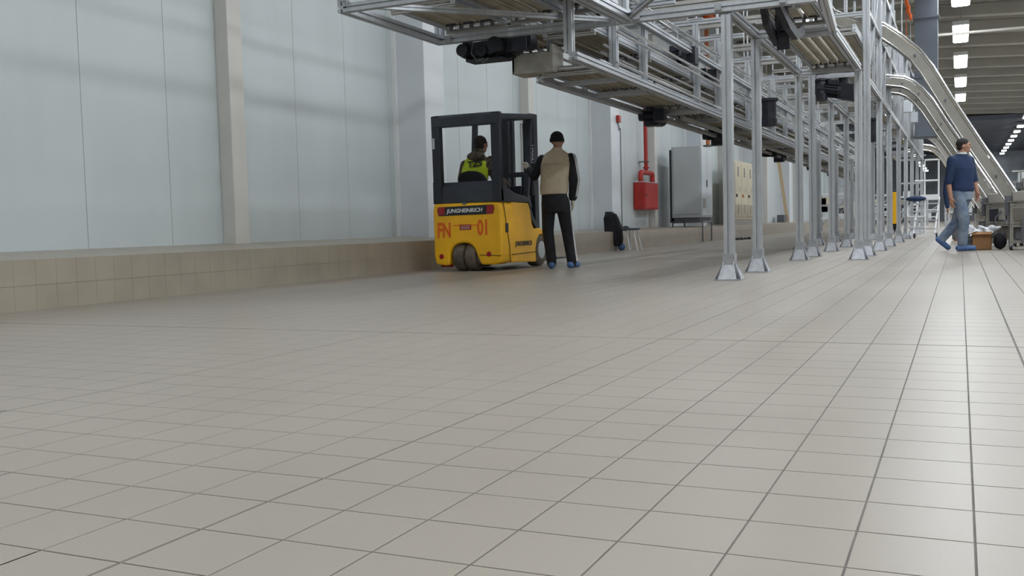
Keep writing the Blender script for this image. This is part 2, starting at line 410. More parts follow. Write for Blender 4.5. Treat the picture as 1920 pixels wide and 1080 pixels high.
t = thing('ventilation_duct', 'dark blue grey duct hanging from the ceiling behind the nearest chute', 'duct', (-.85, 29.5, 7.4))
part('shaft', G().box(-1.14, -.56, 29.2, 29.8, 2.7, 7.6), 'bluecol', t, bevel=.01)
for z in (2.72, 4.3, 5.9): part('flange', G().box(-1.18, -.52, 29.16, 29.84, z, z+.05), 'bluecol', t)
t = thing('corner_pipe', 'pale pipe with a right-angle bend under the ceiling beside the dark duct', 'pipe', (0, 31, 6.4))
part('pipe', G().tube([(-.75, 32.5, 7.4), (-.75, 32.5, 6.05), (-.6, 32.5, 5.95), (9, 32.5, 5.9)], .035, 8), 'rib', t)
part('flange', G().cone((-.75, 32.5, 6.1), (-.75, 32.5, 6.14), .06, .06, 10), 'steel', t)
# ------------------------------------------------------------------ ceiling lamps
def lamp_parts(t, x, y):
    g = G().box(x-.25, x+.25, y-1.7, y+1.7, LAMP_Z-.06, LAMP_Z+.08)
    part('housing', g, 'white', t, bevel=.01)
    part('diffuser', G().extr([(x-.24, LAMP_Z-.06), (x-.19, LAMP_Z-.09), (x+.19, LAMP_Z-.09), (x+.24, LAMP_Z-.06)], y-1.66, y+1.66), 'lampd', t)
    for q in (-1, 1): part('hanger', G().tube([(x, y+q, LAMP_Z+.08), (x, y+q, 7.3)], .012, 6), 'steel', t)
lname = {0.0: 'row above the walking man', 3.85: 'row at the right picture edge', 8.2: 'hidden row right of the picture', 12.6: 'outer hidden row on the right', -4.1: 'row over the conveyors'}
first = None
for lx, lp in LAMP_ROWS:
    for k, ly in enumerate(LAMP_Y):
        if lx == 0.0 and ly > 60: continue
        lab = 'white strip lamp hanging from the ceiling, %s in the %s' % (ORD[k], lname[lx])
        if first is None:
            first = thing('ceiling_lamp', lab, 'lamp', (lx, ly, LAMP_Z), 'hanging strip lamps'); lamp_parts(first, lx, ly)
        else: copy_thing(first, (lx, ly, LAMP_Z), lab)
fp = None
def far_lamp(x, y, z, lab):
    global fp
    if fp is None:
        fp = thing('ceiling_lamp', lab, 'lamp', (x, y, z), 'far strip lamps')
        part('housing', G().box(x-.22, x+.22, y-.6, y+.6, z, z+.1), 'white', fp); part('diffuser', G().box(x-.19, x+.19, y-.56, y+.56, z-.07, z), 'lampd', fp)
        part('hanger', G().tube([(x, y, z+.1), (x, y, 6.9)], .012, 6), 'steel', fp)
    else: copy_thing(fp, (x, y, z), lab)
for k in range(8): far_lamp(3.78, 77+4.7*k, 6.6, 'small distant lamp, %s of the dotted lights at the right edge' % ORD[k])
for k in range(9): far_lamp(-3.0, 60+5.3*k, 4.9, 'small distant lamp, %s of the dotted lights left of the ladder' % ORD[k])
far_lamp(-.1, 73., 6.6, 'small round-looking lamp just above the second chute')
far_lamp(1.75, 73., 4.4, 'small lonely lamp seen past the nearest chute')

# ------------------------------------------------------------------ support poles
POLE_Y = [9.53, 11.0, 14.11, 15.45, 17.86, 20.34, 23.6, 26.8, 30.2, 34.0, 38.0]
def pole(x, y, ztop, lab, grp):
    t = thing('support_pole', lab, 'pole', (x, y, 0), grp)
    part('shaft', G().prof((x, y, .09), (x, y, ztop), .092, up=(0, 1, 0)), 'alu', t)
    part('base_plate', G().box(x-.13, x+.13, y-.13, y+.13, 0, .014), 'steel', t)
    g = G()
    g.box(x-.058, x+.058, y-.058, y+.058, .014, .26)
    for dx, dy in ((1, 0), (-1, 0), (0, 1), (0, -1)):
        for o_ in (-.05, .05):
            px, py = -dy*o_, dx*o_
            a = V((x+dx*.05+px, y+dy*.05+py, .014)); b = V((x+dx*.125+px, y+dy*.125+py, .014)); c = V((x+dx*.055+px, y+dy*.055+py, .19)); s_ = V((-dy, dx, 0))*.005
            g.add([a-s_, b-s_, c-s_, a+s_, b+s_, c+s_], [(0, 1, 2), (5, 4, 3), (0, 3, 4, 1), (1, 4, 5, 2), (2, 5, 3, 0)])
    for dx, dy in ((1, 0), (-1, 0), (0, 1), (0, -1)):   # sloped skirt
        a, b = .125, .06
        px, py = -dy, dx
        g.add([(x+dx*a-px*.09, y+dy*a-py*.09, .014), (x+dx*a+px*.09, y+dy*a+py*.09, .014), (x+dx*b+px*.055, y+dy*b+py*.055, .15), (x+dx*b-px*.055, y+dy*b-py*.055, .15)], [(0, 1, 2, 3)])
    part('foot_casting', g, 'steel', t)
    g = G()
    for dx in (-.105, .105):
        for dy in (-.105, .105): g.cone((x+dx, y+dy, .014), (x+dx, y+dy, .03), .012, .012, 6)
    part('anchor_bolts', g, 'slot', t)['kind'] = 'stuff'
    return t
for k, y in enumerate(POLE_Y):
    pole(-2.03, y, 2.53 if k != 3 else 3.0, 'grooved aluminium support pole on a cast foot, %s in the left row' % ORD[k], 'left row of support poles')
for k, y in enumerate(POLE_Y[2:]):
    pole(-1.25, y, 4.6 if k > 0 else 2.53, 'grooved aluminium support pole on a cast foot, %s in the right row' % ORD[k], 'right row of support poles')
for k, y in enumerate((19.2, 21.9, 25.2, 29., 33.)):
    pole(-2.75, y, 2.2, 'slim aluminium support pole %s of the inner row' % ORD[k], 'inner row of support poles')

# ------------------------------------------------------------------ overhead frame
ZB = 2.60
fr = thing('overhead_frame', 'flat aluminium overhead frame with diagonal braces, its corner over the empty floor', 'frame', (-3, 8.6, ZB))
def beam(parent, p0, p1, w_=.075, h_=None, name='beam', m='alu'): return part(name, G().prof(p0, p1, w_, h_), m, parent)
beam(fr, (-5.13, 7.66, ZB), (-5.13, 9.53, ZB), .085)
beam(fr, (-5.09, 7.70, ZB), (-1.3, 7.70, ZB), .075)
beam(fr, (-5.17, 9.53, ZB), (-1.2, 9.53, ZB), .085)
beam(fr, (-4.85, 7.74, ZB), (-3.2, 9.46, ZB), .05, name='brace')
beam(fr, (-2.98, 9.46, ZB), (-1.9, 7.74, ZB), .05, name='brace')
beam(fr, (-3.08, 7.74, ZB), (-3.02, 9.49, ZB), .16, .08)
for yy in (7.70, 9.53):
    for xx in (-5.13, -3.05): beam(fr, (xx, yy, ZB+.04), (xx, yy, 4.2), .085, name='post')
beam(fr, (-5.06, 7.62, ZB+.04), (-5.06, 7.62, 4.2), .06, name='post')
beam(fr, (-5.17, 9.53, 3.5), (-1.2, 9.53, 3.5), .08)
beam(fr, (-5.13, 7.7, 3.9), (-5.13, 14, 3.9), .08)
g = G()
for xx in (-5.0, -3.2, -2.9, -2.1, -1.5): g.box(xx-.03, xx+.03, 9.45, 9.485, ZB-.03, ZB+.03)
part('corner_brackets', g, 'steel', fr)
# side rails between the pole heads
sr = thing('pole_rack', 'tall aluminium rack of rails, posts and diagonal braces on both pole rows', 'frame', (-1.6, 12, ZB))
for a, b in ((9.57, 10.96), (11.04, 14.07), (15.49, 17.82), (17.9, 20.3), (20.38, 23.56), (23.64, 26.76), (26.84, 30.16), (30.24, 38.)):
    beam(sr, (-2.03, a, ZB-.02), (-2.03, b, ZB-.02), .08)
for a, b in ((11.2, 14.07), (15.49, 17.82), (17.9, 20.3), (20.38, 23.56), (23.64, 26.76), (26.84, 30.16), (30.24, 38.)):
    beam(sr, (-1.25, a, ZB-.02), (-1.25, b, ZB-.02), .08)
for y in POLE_Y[1:]:
    if y == 11.0: beam(sr, (-2.07, y, ZB-.02), (-1.72, y, ZB-.02), .08)
    elif y == 15.45: pass
    else: beam(sr, (-1.99, y, ZB-.02), (-1.29, y, ZB-.02), .08)
beam(sr, (-1.29, 11.2, ZB-.02), (-1.72, 11.2, ZB-.02), .08)
beam(sr, (-1.25, 11.2, ZB), (-1.25, 9.9, ZB+.33), .08)

# ------------------------------------------------------------------ conveyors
def roller(g, x0, x1, y, z, r=.03): g.cone((x0, y, z), (x1, y, z), r, r, 10)
def motor_g(g, c, axis=(1, 0, 0), s=1.0):
    c = V(c); a = V(axis).normalized(); sd = a.cross(V((0, 0, 1))).normalized()
    g.lathe(c, a, [(-.17*s, .035*s), (-.165*s, .07*s), (-.10*s, .074*s), (-.095*s, .065*s), (.06*s, .065*s), (.065*s, .085*s), (.09*s, .085*s)], 18)
    for i in range(14):
        t = 2*math.pi*i/14; d = sd*math.cos(t)+V((0, 0, 1))*math.sin(t)
        g.bar(c+d*.072*s-a*.085*s, c+d*.072*s+a*.055*s, .006*s, .02*s, up=d)
    q = c+a*.16*s
    g.hexa([q+a*i*.075*s+sd*j*.075*s+V((0, 0, k*.09*s)) for (i, j, k) in ((-1, -1, -1), (1, -1, -1), (1, 1, -1), (-1, 1, -1), (-1, -1, 1), (1, -1, 1), (1, 1, 1), (-1, 1, 1))])
    q = c-sd*.0+V((0, 0, .09*s))
    g.hexa([q+a*i*.05*s+sd*j*.045*s+V((0, 0, k*.03*s)) for (i, j, k) in ((-1, -1, -1), (1, -1, -1), (1, 1, -1), (-1, 1, -1), (-1, -1, 1), (1, -1, 1), (1, 1, 1), (-1, 1, 1))])
def conveyor(x0, x1, y0, y1, z, label, grp, motor=True, strips=3, railh=.10, side='l', mz=-.16):
    t = thing('conveyor', label, 'conveyor', ((x0+x1)/2, y0, z), grp)
    for xx in (x0+.022, x1-.022):
        part('side_rail', G().prof((xx, y0, z), (xx, y1, z), .045, railh), 'alu', t)
    wi = (x1-x0-.09)/strips
    for i in range(strips):
        xa = x0+.045+i*wi+.02
        g = G().box(xa, xa+wi-.04, y0+.18, y1-.18, z-.02, z+.02)
        g.box(xa, xa+.012, y0+.18, y1-.18, z-.035, z-.02); g.box(xa+wi-.052, xa+wi-.04, y0+.18, y1-.18, z-.035, z-.02)
        part('bed_strip', g, 'bed', t)
    for yy in (y0+.05, y0+.13, y1-.05, y1-.13):
        g = G(); roller(g, x0+.045, x1-.045, yy, z-.005, .028); part('roller', g, 'motor' if yy in (y0+.13, y1-.13) else 'stainless', t, smooth=True)
    for yy in (y0+.02, y1-.02):
        part('cross_bar', G().prof((x0, yy, z-.07), (x1, yy, z-.07), .04), 'alu_dull', t)
    nb = int((x1-x0)/.12)
    g = G()
    for i in range(nb):
        xx = x0+.08+i*.12
        for yy in (y0+.09, y1-.09): g.box(xx, xx+.03, yy-.02, yy+.02, z-.07, z+.03)
    part('bearing_blocks', g, 'dgrey', t)['kind'] = 'stuff'
    if motor:
        g = G(); xm = x0+.08 if side == 'l' else x1-.1
        motor_g(g, (xm, y1-.25, z+mz), (1, 0, 0), .95); part('motor', g, 'motor', t, smooth=False)
    return t
XA, XB = -4.12, -3.45
segs = [(9.95, 11.9), (12.0, 14.0), (14.1, 15.45), (15.5, 17.85), (17.9, 20.5), (20.6, 23.5), (23.6, 26.8), (26.9, 31.0), (31.1, 36.0), (36.1, 44.0)]
for k, (a, b) in enumerate(segs):
    conveyor(XA, XB, a, b, 2.26, 'lower roller conveyor section with brown bed strips, %s from the sheet-metal end box' % ORD[k], 'lower conveyor line', motor=(k in (1, 3, 5, 7, 8)), strips=5)
    conveyor(XA+.02, XB-.06, a, b, 2.66, 'middle roller conveyor section inside the hanging posts, %s from the picture top' % ORD[k], 'middle conveyor line', motor=(k in (2, 4)), side='r', mz=.15, strips=5)
segs2 = [(9.6, 12.8), (12.9, 16.9), (17, 22), (22.1, 30), (30.1, 44)]
for k, (a, b) in enumerate(segs2):
    conveyor(XA-.55, XA-.02, a, b, 3.02, 'upper roller conveyor section on the wall side, %s from the picture top' % ORD[k], 'upper conveyor line', motor=False, strips=2)
conveyor(-5.0, -4.30, 8.3, 9.46, 2.73, 'short roller conveyor resting on the flat overhead frame, wall side', 'frame conveyors', motor=False, strips=3)
conveyor(-4.24, -3.64, 7.9, 9.46, 2.75, 'short roller conveyor resting on the flat overhead frame, middle lane', 'frame conveyors', motor=True, strips=3, mz=.2)
conveyor(-3.58, -3.18, 7.9, 9.46, 2.78, 'narrow roller conveyor resting on the flat overhead frame beside the wide beam', 'frame conveyors', motor=False, strips=2)
conveyor(-5.0, -4.2, 9.62, 11.3, 2.75, 'roller conveyor behind the frame crossbeam on the wall side, above the black motors', 'frame conveyors', motor=True, strips=4, mz=.2)
conveyor(-4.7, -3.6, 9.62, 12.3, 3.3, 'high wide roller conveyor behind the frame crossbeam, touching the picture top', 'frame conveyors', motor=False, strips=5)
conveyor(-1.86, -1.30, 11.25, 14.05, 2.66, 'roller conveyor between the pole rows, section with the bright slot strips', 'pole row conveyors', motor=False, strips=4)
conveyor(-1.86, -1.30, 9.6, 11.15, 2.74, 'roller conveyor between the pole rows, section nearest the picture top', 'pole row conveyors', motor=False, strips=3)
conveyor(-1.86, -1.30, 14.3, 17.6, 3.15, 'raised roller conveyor between the pole rows, behind the black drives', 'pole row conveyors', motor=False, strips=3)
conveyor(-1.86, -1.30, 17.9, 23.4, 3.1, 'raised roller conveyor between the pole rows, beside the second chute', 'pole row conveyors', motor=False, strips=3)
conveyor(-1.86, -1.30, 23.7, 37, 3.05, 'raised roller conveyor between the pole rows, farthest section', 'pole row conveyors', motor=False, strips=3)

# long rails carrying the hanging posts
lr = thing('hanging_rail_frame', 'long hanging aluminium rail frame with paired posts around the left conveyors', 'frame', (-3.4, 14, 2.2))
beam(lr, (-3.40, 9.0, 2.20), (-3.40, 22.2, 2.20), .09, .075, 'rail'); beam(lr, (-3.40, 22.2, 2.20), (-3.40, 44, 2.20), .09, .075, 'rail')
beam(lr, (-3.40, 9.6, 2.92), (-3.40, 22.2, 2.92), .09, .075, 'rail'); beam(lr, (-3.40, 22.2, 2.92), (-3.40, 44, 2.92), .09, .075, 'rail')
beam(lr, (-3.60, 9.6, 2.80), (-3.60, 22.2, 2.80), .05, .05, 'rail')
beam(lr, (-4.17, 10.0, 2.16), (-4.17, 14.0, 2.16), .08, .07, 'rail'); beam(lr, (-4.17, 14.3, 2.16), (-4.17, 44, 2.16), .08, .07, 'rail')
beam(lr, (-4.17, 14.0, 2.16), (-3.40, 14.0, 2.16), .07, .07, 'cross_beam')
for k, y in enumerate([9.04, 10.4, 11.5, 14.14, 15.5, 17.9, 20.5, 22.0, 24.5, 27.5, 31., 35., 40.]):
    zt = 3.40 if k > 2 else 3.15
    beam(lr, (-3.45, y, 2.24), (-3.45, y, zt), .085, name='post')
    if k > 0: beam(lr, (-4.2, y, 2.20), (-4.2, y, zt), .06, name='post')
    beam(lr, (-4.25, y, zt+.02), (-3.05, y, zt+.02), .07, name='cross_beam')
    beam(lr, (-4.2, y+.05, 2.93), (-3.45, y+.05, 2.93), .045, name='cross_beam')
    if k > 0: beam(lr, (-4.16, y+.1, 2.16), (-3.45, y+.1, 2.16), .05, name='cross_beam')
    g = G().box(-3.55, -3.35, y-.05, y+.05, zt+.055, zt+.075); part('bracket', g, 'steel', lr)
    g = G().tube([(-3.45, y, zt+.06), (-3.45, y, 5.6)], .014, 6); part('hanger_rod', g, 'alu', lr)
for x, z, r in ((-3.52, 2.42, .018), (-3.50, 2.50, .014), (-3.36, 2.30, .016), (-3.34, 2.62, .016), (-3.34, 2.70, .016), (-4.24, 2.40, .018), (-4.26, 2.52, .018), (-3.40, 3.12, .02), (-3.62, 3.22, .02), (-3.9, 3.3, .02)):
    part('guide_rod', G().tube([(x, 10.2, z), (x, 44, z)], r, 8), 'stainless', lr, smooth=True)
for x, z in ((-3.72, 2.10), (-3.95, 2.08)): beam(lr, (x, 14.3, z), (x, 44, z), .05, .05, 'rail', 'alu_dull')
for k, (y, xa, xb, z) in enumerate(((12.7, -4.3, -2.07, 3.36), (14.6, -4.3, -2.07, 3.46), (16.6, -4.3, -1.3, 3.42), (18.8, -4.3, -1.3, 3.5), (21.4, -4.3, -1.3, 3.5), (24.4, -5.5, -1.3, 3.5), (28, -6, -1.3, 3.6), (33, -6, -1.3, 3.6))):
    t = thing('ceiling_crossbeam', 'grey crossbeam bridging conveyors and pole rows, %s of the upper crossbeams' % ORD[k], 'beam', (xa, y, z), 'upper crossbeams')
    part('beam', G().prof((xa, y, z), (xb, y, z), .09, .11), 'alu_dull', t)
    for q in (xa+.56, xb-.56): part('bracket', G().box(q-.06, q+.06, y-.06, y+.06, z-.075, z-.056), 'steel', t)
    for q in (xa+.1, xb-.1): part('hanger_rod', G().tube([(q, y, z), (q, y, 7.3)], .012, 6), 'alu', t)

# sheet metal end box and drives
t = thing('end_box', 'folded sheet metal end box under the conveyors, right of the black motors', 'box', (-4.1, 9.7, 2.2))
g = G().box(-4.42, -3.98, 9.84, 9.87, 2.23, 2.42); part('front_plate', g, 'sheet', t)
part('side_plate', G().box(-3.98, -3.95, 9.84, 10.15, 2.23, 2.50), 'sheet', t); part('side_plate', G().box(-4.42, -4.40, 9.84, 10.15, 2.23, 2.42), 'sheet', t)
part('bottom_plate', G().box(-4.42, -3.95, 9.84, 10.15, 2.215, 2.23), 'sheet', t)
t = thing('drive_unit', 'cluster of black gear motors bolted under the frame, above the forklift', 'motor', (-4.6, 9.7, 2.5))
for i, (xx, yy, zz, ax, s_) in enumerate(((-4.86, 9.66, 2.47, (0, 1, 0), .95), (-4.66, 9.72, 2.46, (0, 1, 0), .9), (-4.46, 9.66, 2.49, (0, 1, 0), 1.15), (-4.22, 9.76, 2.54, (.6, 0, .6), 1.1))):
    g = G()
    if i == 3: g.lathe((xx, yy, zz), (0, 1, 0), [(-.1, .05), (-.09, .10), (.09, .10), (.1, .05)], 20); g.bar((xx-.16, yy, zz-.09), (xx+.05, yy, zz+.08), .14, .12)
    else: motor_g(g, (xx, yy, zz), ax, s_)
    part('gear_motor', g, 'motor', t)
part('mounting_plate', G().box(-4.82, -4.15, 9.60, 9.63, 2.42, 2.56), 'tblack', t)
part('drip_tray', G().box(-4.84, -4.4, 9.56, 9.78, 2.35, 2.37), 'tblack', t)
g = G(); g.tube([(-4.72, 9.5, 2.54), (-4.73, 9.47, 2.42), (-4.66, 9.48, 2.33), (-4.60, 9.5, 2.36)], .008, 6); g.tube([(-4.66, 9.5, 2.36), (-4.60, 9.5, 2.32), (-4.54, 9.5, 2.36)], .007, 6)
part('cable', g, 'dgrey', t)
def drive(label, pts, loc, arm=.42):
    t = thing('belt_drive', label, 'motor', loc, 'hanging belt drives')
    for p, ax, s_ in pts:
        g = G(); motor_g(g, p, ax, s_); part('gear_motor', g, 'motor', t)
    p = pts[0][0]; part('mounting_arm', G().bar((p[0], p[1]+.06, p[2]), (p[0], p[1]+.06, p[2]+arm), .05), 'steel', t)
    return t
t = drive('black motor and cable chain hanging between first and second pole rows', [((-1.62, 10.2, 2.54), (0, .3, -1), .85)], (-1.6, 10.3, 2.6))
part('cable_chain', G().sweep([(-1.60, 9.62, 2.85), (-1.58, 9.75, 2.6), (-1.53, 9.95, 2.46), (-1.5, 10.2, 2.40), (-1.47, 10.5, 2.5)], [(-.05, -.03), (.05, -.03), (.05, .03), (-.05, .03)], up=(1, 0, 0)), 'motor', t)
part('cable_chain', G().sweep([(-1.75, 9.7, 2.8), (-1.73, 9.95, 2.5), (-1.69, 10.3, 2.36), (-1.66, 10.6, 2.42)], [(-.04, -.03), (.04, -.03), (.04, .03), (-.04, .03)], up=(1, 0, 0)), 'motor', t)
part('bracket', G().bar((-1.6, 10.3, 2.45), (-1.6, 10.3, 2.75), .05).box(-1.75, -1.45, 10.25, 10.35, 2.68, 2.7), 'steel', t)
t = drive('black drive motors hanging behind the third left pole', [((-1.78, 14.6, 2.42), (0, .2, 1), 1.15), ((-1.63, 14.6, 2.36), (1, 0, -.2), 1.25), ((-1.5, 14.7, 2.5), (0, 0, 1), 1.1)], (-1.7, 14.6, 2.5), .75)
part('bracket', G().bar((-1.85, 14.6, 2.56), (-1.3, 14.6, 2.56), .06), 'steel', t)
drive('black gear motor at the wall edge of the lower conveyor, above the grey cabinet', [((-4.12, 14.4, 2.12), (0, -1, 0), 1.4)], (-4.1, 14.4, 2.15))
drive('small black gear motor on the middle conveyor behind the hanging posts', [((-3.62, 13.6, 2.86), (1, 0, 0), 1.3)], (-3.6, 13.6, 2.8))
drive('black gear motor under the lower conveyor, between first and second poles', [((-4.0, 18.2, 2.08), (0, -1, 0), 1.5)], (-4.0, 18.2, 2.1))
drive('upright black motor behind the second left pole', [((-3.1, 18.0, 2.55), (0, 0, 1), 1.9)], (-3.1, 18, 2.5))
drive('black gear motor under the lower conveyor, left of the fourth pole', [((-4.0, 24.8, 2.1), (0, -1, 0), 1.5)], (-4.0, 24.8, 2.1))
drive('black upright motor between the far right poles', [((-1.5, 19.6, 2.25), (0, 0, 1), 1.7)], (-1.5, 19.6, 2.2), .88)

# upper rack (posts, rails, braces above the right pole row)
ur = sr
for y0_, y1_ in zip(POLE_Y[3:-1], POLE_Y[4:]):
    beam(ur, (-1.25, y0_+.05, 4.5), (-1.25, y1_-.05, 4.5), .07); beam(ur, (-1.25, y0_+.05, 3.6), (-1.25, y1_-.05, 3.6), .06)
    beam(ur, (-1.25, y0_+.1, 2.7), (-1.25, y1_-.1, 4.4), .05, name='brace')
    beam(ur, (-1.25, (y0_+y1_)/2, 2.6), (-1.25, (y0_+y1_)/2, 4.8), .05, name='post')
for y in POLE_Y[2:]:
    beam(ur, (-1.99, y, 4.45), (-1.29, y, 4.45), .07); beam(ur, (-1.99, y, 3.55), (-1.29, y, 3.55), .06); beam(ur, (-2.03, y, 2.62), (-2.03, y, 4.8), .06, name='post')
random.seed(3)
for k in range(46):
    y = random.uniform(19, 44); x = random.choice((-1.25, -1.35, -1.6, -2.03, -2.6)); z = random.uniform(2.7, 4.0)
    beam(ur, (x, y, z), (x, y, z+random.uniform(.35, 1.3)), random.uniform(.04, .07), name='post')
for k in range(14):
    y = 16+k*2.1; z = 2.9+(k % 3)*.32
    beam(ur, (-2.7, y, z), (-1.2, y, z), .055, name='cross_beam', m='alu_dull')
mid = [(a_+b_)/2 for a_, b_ in zip(POLE_Y[3:-1], POLE_Y[4:])]
for k, y in enumerate((mid[1:]+POLE_Y[6:9])[:9]):
    t = thing('junction_box', 'small pale box on the upper rack posts, %s from the chutes' % ORD[k], 'box', (-1.15, y, 3.2), 'rack junction boxes')
    z = random.uniform(2.9, 3.8)
    part('housing', G().box(-1.225, -1.03, y-.08, y+.08, z, z+.28), random.choice(('white', 'cabinet', 'motor')), t, bevel=.01)
    part('cover', G().box(-1.2, -1.05, y-.088, y-.08, z+.02, z+.26), 'cabinet_l', t)
wig = [(-1.43+.05*k/2+.03*(k % 2), 28.9, 6.75-.115*k) for k in range(9)]
g = G().tube(wig, .045, 8).tube([(-1.43, 28.9, 7.4), wig[0]], .008, 5)
tag(part('cable_bundle', g, 'orange', smooth=True), 'long wavy red orange cable hanging beside the dark column', 'cable')
g = G().tube([(-1.33, 28.9, 5.28), (-1.27, 28.9, 5.12), (-1.33, 28.9, 5.0), (-1.27, 28.9, 4.86), (-1.15, 28.9, 4.86)], .06, 8).tube([(-1.33, 28.9, 7.4), (-1.33, 28.9, 5.28)], .008, 5)
tag(part('cable_bundle', g, 'orange', smooth=True), 'short red orange cable coil hanging below the longer one', 'cable')

# ------------------------------------------------------------------ chutes
def arc_path():
    pts = [(-1.9, 3.42), (-1.62, 3.26), (-1.3, 3.16), (-.98, 3.10), (-.82, 3.02), (-.66, 2.87), (-.5, 2.66), (-.27, 2.27), (.0, 1.83), (.25, 1.42), (.47, 1.06), (.62, .80)]
    return pts
def chute(y, lab, w_=.30, xoff=0, zoff=0, path=None, dp=.135):
    t = thing('chute', lab, 'chute', (-.5, y, 2.4+zoff), 'descending belt chutes')
    P = [(a+xoff, b+zoff*(1 if i < 9 else .5)) for i, (a, b) in enumerate(path or arc_path())]
    def off(P, d):
        out = []
        for i, (a, b) in enumerate(P):
            q = V((P[min(i+1, len(P)-1)][0]-P[max(i-1, 0)][0], P[min(i+1, len(P)-1)][1]-P[max(i-1, 0)][1])).normalized()
            out.append((a-q.y*d, b+q.x*d))
        return out
    for yy in (y, y+w_):
        top = P; bot = off(P, -dp)
        g = G(); n_ = len(P)
        for s_ in (-.012, .012):
            g.v += [(a, yy+s_, b) for a, b in top]+[(a, yy+s_, b) for a, b in bot]
        for i in range(n_-1):
            g.f += [(i, i+1, n_+i+1, n_+i), (2*n_+i, 3*n_+i, 3*n_+i+1, 2*n_+i+1), (i, 2*n_+i, 2*n_+i+1, i+1), (n_+i, n_+i+1, 3*n_+i+1, 3*n_+i)]
        g.f += [(0, n_, 3*n_, 2*n_), (n_-1, 3*n_-1, 4*n_-1, 2*n_-1)]
        part('side_panel', g, 'chute', t)
        part('guide_tube', G().tube([(a, yy, b+.03) for a, b in off(P, .03)], .024, 8, up=(0, 1, 0)), 'stainless', t, smooth=True)
        part('guide_tube', G().tube([(a, yy-.02, b) for a, b in off(P, .01-dp)], .014, 8, up=(0, 1, 0)), 'stainless', t, smooth=True)
    bed = off(P, -.06); g = G()
    for i in range(len(P)-1):
        (a, b), (c, d) = bed[i], bed[i+1]
        g.hexa([(a, y+.015, b-.02), (c, y+.015, d-.02), (c, y+w_-.015, d-.02), (a, y+w_-.015, b-.02), (a, y+.015, b), (c, y+.015, d), (c, y+w_-.015, d), (a, y+w_-.015, b)])
    part('slide_bed', g, 'bed', t)
    g = G()
    for (a, b) in off(P, -.07)[1::2]: g.box(a-.015, a+.015, y-.03, y-.012, b-.02, b+.02)
    part('clamps', g, 'slot', t)['kind'] = 'stuff'
    return t
chute(17.95, 'stainless belt chute bending down to the right, nearest and highest in the picture', path=[(-2.2, 4.4), (-1.99, 4.08), (-1.66, 3.9), (-1.19, 3.77), (-.9, 3.54), (-.64, 3.29), (-.45, 3.01), (-.17, 2.5), (.32, 1.66), (.59, 1.22), (.84, .8)], dp=.17)
chute(20.1, 'stainless belt chute behind the walking man, upper of the pair', zoff=.03)
chute(20.75, 'second narrower-looking stainless chute just behind the walking man, lower of the pair', xoff=-.07, zoff=-.02)
chute(32.7, 'stainless belt chute with arched head, third from the camera')
chute(39.0, 'stainless belt chute with arched head, farthest from the camera', zoff=-.05)


# ------------------------------------------------------------------ forklift
TX, TY = -6.38, 11.5
tk = thing('forklift', 'yellow and black electric forklift with driver, seen from behind', 'forklift', (TX+.5, TY+.7, 0))
def tp(g):                               # truck space (x right, y forward) to world
    g.v = [(TX+x, TY+y, z) for x, y, z in g.v]; return g
g = G().extr([(.02, .10), (.16, .075), (.235, .085), (.245, .22), (.275, .315), (.34, .36), (.44, .375), (.54, .36), (.60, .30), (.64, .20), (.69, .085), (.90, .085), (.985, .12), (1.0, .22), (1.0, .80), (.985, .895), (.015, .90), (0, .80), (0, .22)], 0, .36)
part('counterweight', tp(g), 'yellow', tk, bevel=.03)
side = [(.33, .10), (1.13, .075), (1.12, .26), (1.17, .38), (1.27, .45), (1.38, .46), (1.50, .40), (1.53, .42), (1.44, .515), (1.28, .545), (1.08, .53), (1.01, .60), (.96, .80), (.90, .89), (.33, .90)]
for x0, x1 in ((0.0, .17), (.83, 1.0)):
    part('side_panel', tp(G().extr(side, x0, x1, 'x')), 'yellow', tk, bevel=.018)
part('battery_box', tp(G().box(.17, .83, .36, 1.05, .12, .88)), 'tblack', tk, bevel=.01)
part('floor_plate', tp(G().box(.17, .83, 1.05, 1.5, .2, .42)), 'tblack', tk, bevel=.01)
g = G().sweep([(1.003, .07, .89), (1.003, .12, .72), (1.003, .17, .55), (1.003, .235, .33), (1.003, .25, .11)], [(-.006, -.003), (.006, -.003), (.006, .003), (-.006, .003)], up=(1, 0, 0))
part('door_seam', tp(g), 'yellow_d', tk)
g = G().box(1.0, 1.012, .12, .20, .50, .62); part('door_latch', tp(g), 'tblack', tk, bevel=.004)
g = G().bar((1.001, .30, .205), (1.001, 1.12, .215), .006, .01); part('crease', tp(g), 'yellow_d', tk)
g = G().bar((.68, -.001, .215), (.99, -.001, .20), .008, .008); part('crease', tp(g), 'yellow_d', tk)
# wheels
def wheel(c, r, w_, n=28):
    x, y, z = c
    t = part('wheel', tp(G().lathe((x, y, z), (1, 0, 0), [(-w_/2, r*.55), (-w_/2, r*.86), (-w_*.40, r*.96), (-w_*.22, r), (w_*.22, r), (w_*.40, r*.96), (w_/2, r*.86), (w_/2, r*.55)], n)), 'rubberw', tk, smooth=True)
    part('wheel_hub', tp(G().lathe((x, y, z), (1, 0, 0), [(-w_/2-.006, r*.3), (-w_/2-.004, r*.54), (w_/2+.004, r*.54), (w_/2+.012, r*.3)], 20)), 'cabinet', t, smooth=True)
wheel((.355, .165, .195), .19, .155); wheel((.53, .165, .195), .19, .155)
wheel((.90, 1.34, .235), .23, .18); wheel((.10, 1.34, .235), .23, .18)
